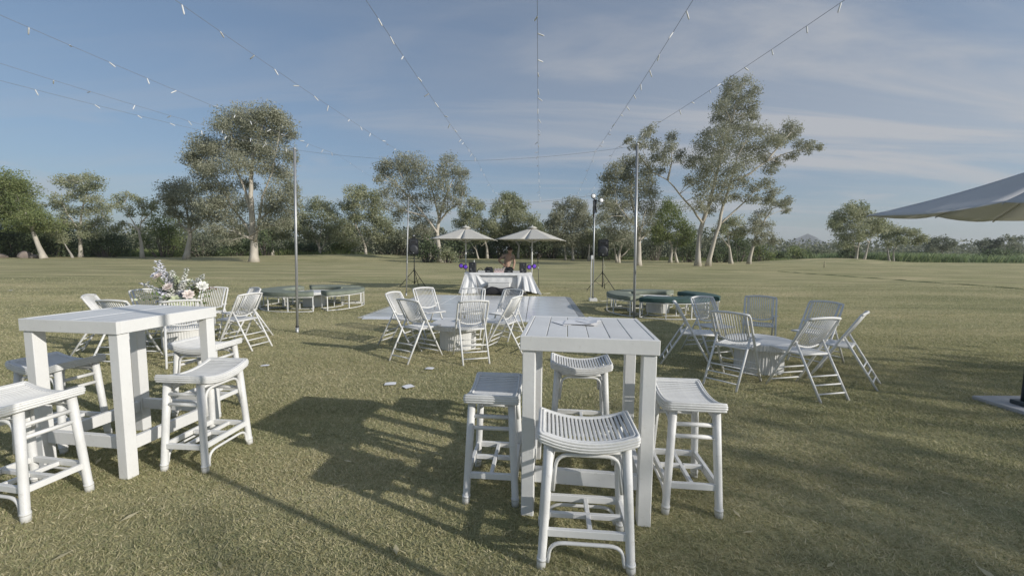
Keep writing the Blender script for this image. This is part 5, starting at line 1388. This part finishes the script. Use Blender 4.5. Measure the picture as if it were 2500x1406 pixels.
def pa(px, py_base, Y, label, yaw, boxtop):
    p = on_plane(px, py_base); x = (px - 1250) / F_PX * Y
    st = thing('speaker_stand', 'black tripod stand under the ' + label + ' loudspeaker', 'stand', (x, Y, 0), yaw, 'loudspeaker tripod stands')
    mk('pole', G().tube([(0, 0, .10), (0, 0, 1.40)], .018, 10), 'blackmetal', st); mk('collar', G().tube([(0, 0, .66), (0, 0, .78)], .034, 10), 'blackmetal', st); mk('foot_collar', G().tube([(0, 0, .14), (0, 0, .20)], .03, 10), 'blackmetal', st)
    for k, a in enumerate((R(200), R(325), R(82))):
        c, s = math.cos(a), math.sin(a)
        lg = mk('leg', G().tube([(.03 * c, .03 * s, .70), (.62 * c, .62 * s, .03)], .014, 8), 'blackmetal', st)
        mk('rubber_foot', G().tube([(.61 * c, .61 * s, .045), (.64 * c, .64 * s, .005)], .02, 8), 'black', lg)
        mk('brace', G().tube([(.03 * c, .03 * s, .17), (.32 * c, .32 * s, .36)], .009, 6), 'blackmetal', st)
    mk('signal_cable', G().tube([(.02, -.02, 1.38), (.03, -.03, 1.1), (.10, -.06, .95), (.025, -.03, .8), (.03, -.03, .5), (.05, -.05, .03)], .006, 5), 'cablew', st)
    b = thing('loudspeaker', 'black loudspeaker on the tripod ' + ('with a small spot lamp on top' if px < 1250 else 'behind the floodlight pole'), 'speaker', (x, Y, 1.385), yaw, 'loudspeakers on tripods')
    # tapered cabinet
    w, h, d = .44, .69, .38
    prof = [(-w / 2, -d / 2), (w / 2, -d / 2), (w / 2 * .72, d / 2), (-w / 2 * .72, d / 2)]
    bm = bmesh.new(); vs = [[bm.verts.new((x_, y_, z_)) for x_, y_ in prof] for z_ in (0, h)]
    bm.faces.new(reversed(vs[0])); bm.faces.new(vs[1])
    for k in range(4): bm.faces.new((vs[0][k], vs[0][(k + 1) % 4], vs[1][(k + 1) % 4], vs[1][k]))
    bmesh.ops.bevel(bm, geom=bm.edges[:], offset=.03, segments=2, affect='EDGES')
    me = bpy.data.meshes.new('cabinet'); bm.to_mesh(me); bm.free(); me.materials.append(MT['black']); mk('cabinet', me, None, b)
    o = mk('woofer_grille', G().lathe([(.185, 0), (.18, .012), (.10, .02), (.01, .022)], 28), 'grille', b, (0, -d / 2 + .002, .235)); o.rotation_euler = (R(90), 0, 0)
    mk('horn', G().box((0, -d / 2 + .0, .55), (.30, .03, .13), ch=.012), 'grille', b); mk('horn_throat', G().box((0, -d / 2 - .017, .555), (.20, .01, .06), ch=.004), 'black_cloth', b)
    for s in (-1, 1):
        mk('port', G().add([(s * .19, -d / 2 - .006, .47), (s * .10, -d / 2 - .006, .47), (s * .15, -d / 2 - .006, .405), (s * .19, -d / 2 + .01, .47), (s * .10, -d / 2 + .01, .47), (s * .15, -d / 2 + .01, .405)], [(0, 1, 2), (3, 5, 4), (0, 3, 4, 1), (1, 4, 5, 2), (2, 5, 3, 0)]), 'black_cloth', b)
    mk('badge', G().box((0, -d / 2 - .012, .075), (.05, .012, .03)), 'chrome', b)
    mk('handle', G().tube([(-.08, 0, h - .005), (-.06, 0, h + .035), (.06, 0, h + .035), (.08, 0, h - .005)], .012, 8), 'black', b)
    mk('pole_cup', G().tube([(0, 0, -.03), (0, 0, .02)], .03, 10), 'blackmetal', b)
    if px < 1250:
        q = thing('spot_lamp', 'small black spot lamp sitting on top of the left loudspeaker', 'lamp', (x + .01, Y - .02, 1.385 + h + .01))
        mk('foot', G().box((0, 0, .02), (.14, .10, .04), ch=.006), 'black', q); mk('head', G().lathe([(.06, -.05), (.075, 0), (.06, .05)], 16, (0, 0, .11)), 'black', q)
        o = mk('lens', G().lathe([(.035, 0), (.03, .01), (.005, .014)], 14), 'chrome', q, (0, -.072, .11)); o.rotation_euler = (R(90), 0, 0)
pa(1011, 697, 17.9, 'left', R(6), 583)
pa(1471, 706, 16.9, 'right', R(-14), 588)

# ================================================================== PERSON
def person():
    Y = 16.25; x0 = (1238 - 1250) / F_PX * Y
    root = thing('person', 'person in a tan patterned shirt standing behind the DJ table, one hand on the hip', 'person', (x0, Y, 0))
    J = []; E = []; RAD = []
    def jt(p, r_, par=None):
        J.append(p); RAD.append(r_ if hasattr(r_, '__len__') else (r_, r_))
        if par is not None: E.append((par, len(J) - 1))
        return len(J) - 1
    pel = jt((-.02, .0, .93), (.155, .105))
    ab = jt((.0, .0, 1.07), (.135, .10), pel); chs = jt((.04, .01, 1.26), (.155, .11), ab); up = jt((.07, .02, 1.38), (.10, .085), chs)
    nk = jt((.09, .01, 1.46), (.055, .055), up); hd0 = jt((.10, -.01, 1.53), (.078, .088), nk); hd1 = jt((.105, -.015, 1.61), (.082, .098), hd0); hd2 = jt((.11, -.01, 1.68), (.058, .07), hd1)
    def arm(sh, el, wr, hand_dir, sd_):
        s = jt(sh, .062, up); e = jt(el, .045, s); w = jt(wr, .029, e)
        hd = Vector(hand_dir).normalized(); side = hd.cross(Vector((0, 1, .2))).normalized()
        pm = jt(tuple(Vector(wr) + hd * .075), (.036, .02), w)
        for k in range(4):
            b_ = Vector(wr) + hd * .095 + side * (.027 - .018 * k)
            L = (.075, .085, .078, .06)[k]
            a = jt(tuple(b_), .0095, pm); c = jt(tuple(b_ + hd * L * .55 + Vector((0, -.008, -.004))), .0088, a); jt(tuple(b_ + hd * L + Vector((0, -.024, -.01))), .0075, c)
        th = Vector(wr) + hd * .035 + side * .035
        a = jt(tuple(th), .011, w); jt(tuple(th + hd * .04 + side * .022), .009, a)
    arm((-.13, .02, 1.37), (-.36, .0, 1.20), (-.15, -.06, 1.02), (.8, -.25, -.45), -1)
    arm((.24, .02, 1.36), (.29, -.06, 1.10), (.24, -.26, .92), (-.1, -.8, -.35), 1)
    for s in (-1, 1):
        h = jt((-.02 + s * .09, 0, .86), (.088, .09), pel); k = jt((-.02 + s * .11, -.02, .48), .058, h); a = jt((-.02 + s * .12, .02, .09), .04, k)
        f = jt((-.02 + s * .13, -.06, .045), (.042, .032), a); jt((-.02 + s * .14, -.15, .032), (.04, .026), f)
    def skin(name, J_, E_, R_, mat, parent, lv=2):
        me = bpy.data.meshes.new(name); me.from_pydata(J_, E_, []); me.update()
        o = bpy.data.objects.new(name, me); link(o, parent); me.materials.append(MT[mat])
        md = o.modifiers.new('skin', 'SKIN'); md.use_smooth_shade = True
        for i, r_ in enumerate(R_): me.skin_vertices[0].data[i].radius = r_
        me.skin_vertices[0].data[0].use_root = True
        sb = o.modifiers.new('sub', 'SUBSURF'); sb.levels = sb.render_levels = lv
        return o
    body = skin('body', J, E, RAD, 'skin', root)
    skin('shirt', [(0, 0, .97), (.0, .0, 1.07), (.04, .01, 1.26), (.07, .02, 1.39), (-.13, .02, 1.375), (-.25, .01, 1.285), (.24, .02, 1.365), (.27, -.02, 1.22)], [(0, 1), (1, 2), (2, 3), (3, 4), (4, 5), (3, 6), (6, 7)],
         [(.158, .118), (.152, .115), (.172, .126), (.11, .098), (.075, .075), (.066, .066), (.075, .075), (.066, .066)], 'shirt', root)
    skin('shorts', [(-.02, 0, .99), (-.02, 0, .90), (-.11, 0, .82), (-.13, -.01, .56), (.07, 0, .82), (.09, -.01, .56)], [(0, 1), (1, 2), (2, 3), (1, 4), (4, 5)],
         [(.165, .118), (.168, .12), (.105, .105), (.09, .09), (.105, .105), (.09, .09)], 'shorts', root)
    # face and hair
    H = Vector((.105, -.015, 1.605))
    mk('hair', G().lathe([(.093, -.005), (.100, .03), (.096, .07), (.074, .105), (.035, .125), (.004, .13)], 20, H + Vector((.002, .016, 0))), 'hair', body)
    mk('nose', G().add([H + Vector(v) for v in ((0, -.092, .01), (-.014, -.09, -.03), (.014, -.09, -.03), (0, -.118, -.03))], [(0, 1, 3), (0, 3, 2), (1, 2, 3)]), 'skin', body)
    for s in (-1, 1):
        mk('eye', G().lathe([(.003, -.008), (.010, -.003), (.010, .003), (.003, .008)], 8, H + Vector((s * .032, -.088, .006))), 'hair', body)
        mk('ear', G().lathe([(.006, -.028), (.016, -.012), (.018, .012), (.006, .03)], 8, H + Vector((s * .088, .0, -.005))), 'skin', body)
    mk('mouth', G().box(H + Vector((0, -.084, -.055)), (.045, .008, .010), ch=.002), 'pink', body)
person()

# ================================================================== TREES BEHIND THE CAMERA (unseen, added to cast shade on the near lawn)
def shade_tree(label, x, y, h, cr, n_, seed, dens):
    rr = random.Random(seed); rg = np.random.default_rng(seed)
    t = thing('tree', label, 'tree', (x, y, 0), 0, TG)
    g = G(); top = Vector((rr.uniform(-.5, .5), rr.uniform(-.5, .5), h * .72))
    g.tube([(0, 0, -.1), (top.x * .3, top.y * .3, h * .35), top], [.28, .2, .09], 9)
    LC = []; LV = []
    for k in range(n_):
        u = Vector((rr.gauss(0, 1), rr.gauss(0, 1), rr.gauss(0, .6))).normalized() * rr.uniform(.3, 1) ** .6
        c = Vector((u.x * cr, u.y * cr, h * .70 + u.z * h * .13))
        a = top * rr.uniform(.5, 1)
        g.tube([a, a.lerp(c, .5) + Vector((0, 0, .15)), c], [.06, .04, .012], 5, caps=False)
        nl = int(dens * rr.uniform(.7, 1.3)); LC.append(rg.normal(size=(nl, 3)) * np.array([.42, .42, .26]) + np.array(c)); LV.append(rg.uniform(.2, .8, nl))
    mk('trunk', g, 'bark_pale', t)
    V = leaf_quads(np.concatenate(LC), .2, .45, .4, rg)
    mk('crown', np_mesh('crown', V, np.arange(len(V)).reshape(-1, 4), 'leaf_olive', np.concatenate(LV)), None, t)
shade_tree('tall unseen tree added behind the camera to dapple the near lawn', 16.6, -4.6, 8.6, 1.5, 26, 3, 40)
shade_tree('second unseen shade tree added behind the camera, beside the tall one', 18.9, -2.9, 8.6, 1.3, 22, 4, 38)
shade_tree('slender unseen shade tree added behind the camera, farther along the row', 19.0, -1.2, 8.4, 1.2, 16, 6, 34)
shade_tree('last unseen shade tree added behind the camera, at the row end', 15.0, -5.9, 8.4, 1.2, 20, 8, 40)

# ================================================================== AIR
def haze():
    m = bpy.data.materials.new('haze'); m.use_nodes = True; n = m.node_tree.nodes; n.clear()
    o = n.new('ShaderNodeOutputMaterial'); v = n.new('ShaderNodeVolumePrincipled')
    v.inputs['Color'].default_value = (.86, .90, .95, 1); v.inputs['Density'].default_value = 2.6e-4; v.inputs['Anisotropy'].default_value = .2
    m.node_tree.links.new(v.outputs[0], o.inputs['Volume'])
    MT['haze'] = m
    g = G().box((0, 0, 68), (12600, 12600, 146))
    tag(mk('haze', g, 'haze'), 'thin pale haze over the lawn and the far hills', 'haze', kind='stuff')
haze()

def litter():
    rg = np.random.default_rng(77); n_ = 150
    y = rg.uniform(1.6, 9, n_); x = rg.uniform(-1.25, 1.25, n_) * y
    C = np.stack([x, y, np.full(n_, .018)], 1)
    d = rg.uniform(0, 6.28, n_); L = rg.uniform(.015, .05, n_); w = L * rg.uniform(.1, .35, n_)
    D_ = np.stack([np.cos(d), np.sin(d), rg.uniform(-.15, .15, n_)], 1) * L[:, None]; E_ = np.stack([-np.sin(d), np.cos(d), rg.uniform(-.2, .2, n_)], 1) * w[:, None]
    V = np.empty((n_, 4, 3)); V[:, 0] = C - D_; V[:, 1] = C + E_; V[:, 2] = C + D_; V[:, 3] = C - E_
    tag(mk('fallen_leaves', np_mesh('fallen_leaves', V.reshape(-1, 3), np.arange(n_ * 4).reshape(-1, 4), 'blade', rg.uniform(.6, 1, n_)), None), 'dry leaf litter strewn thinly over the near lawn', 'leaf litter', kind='stuff')
litter()
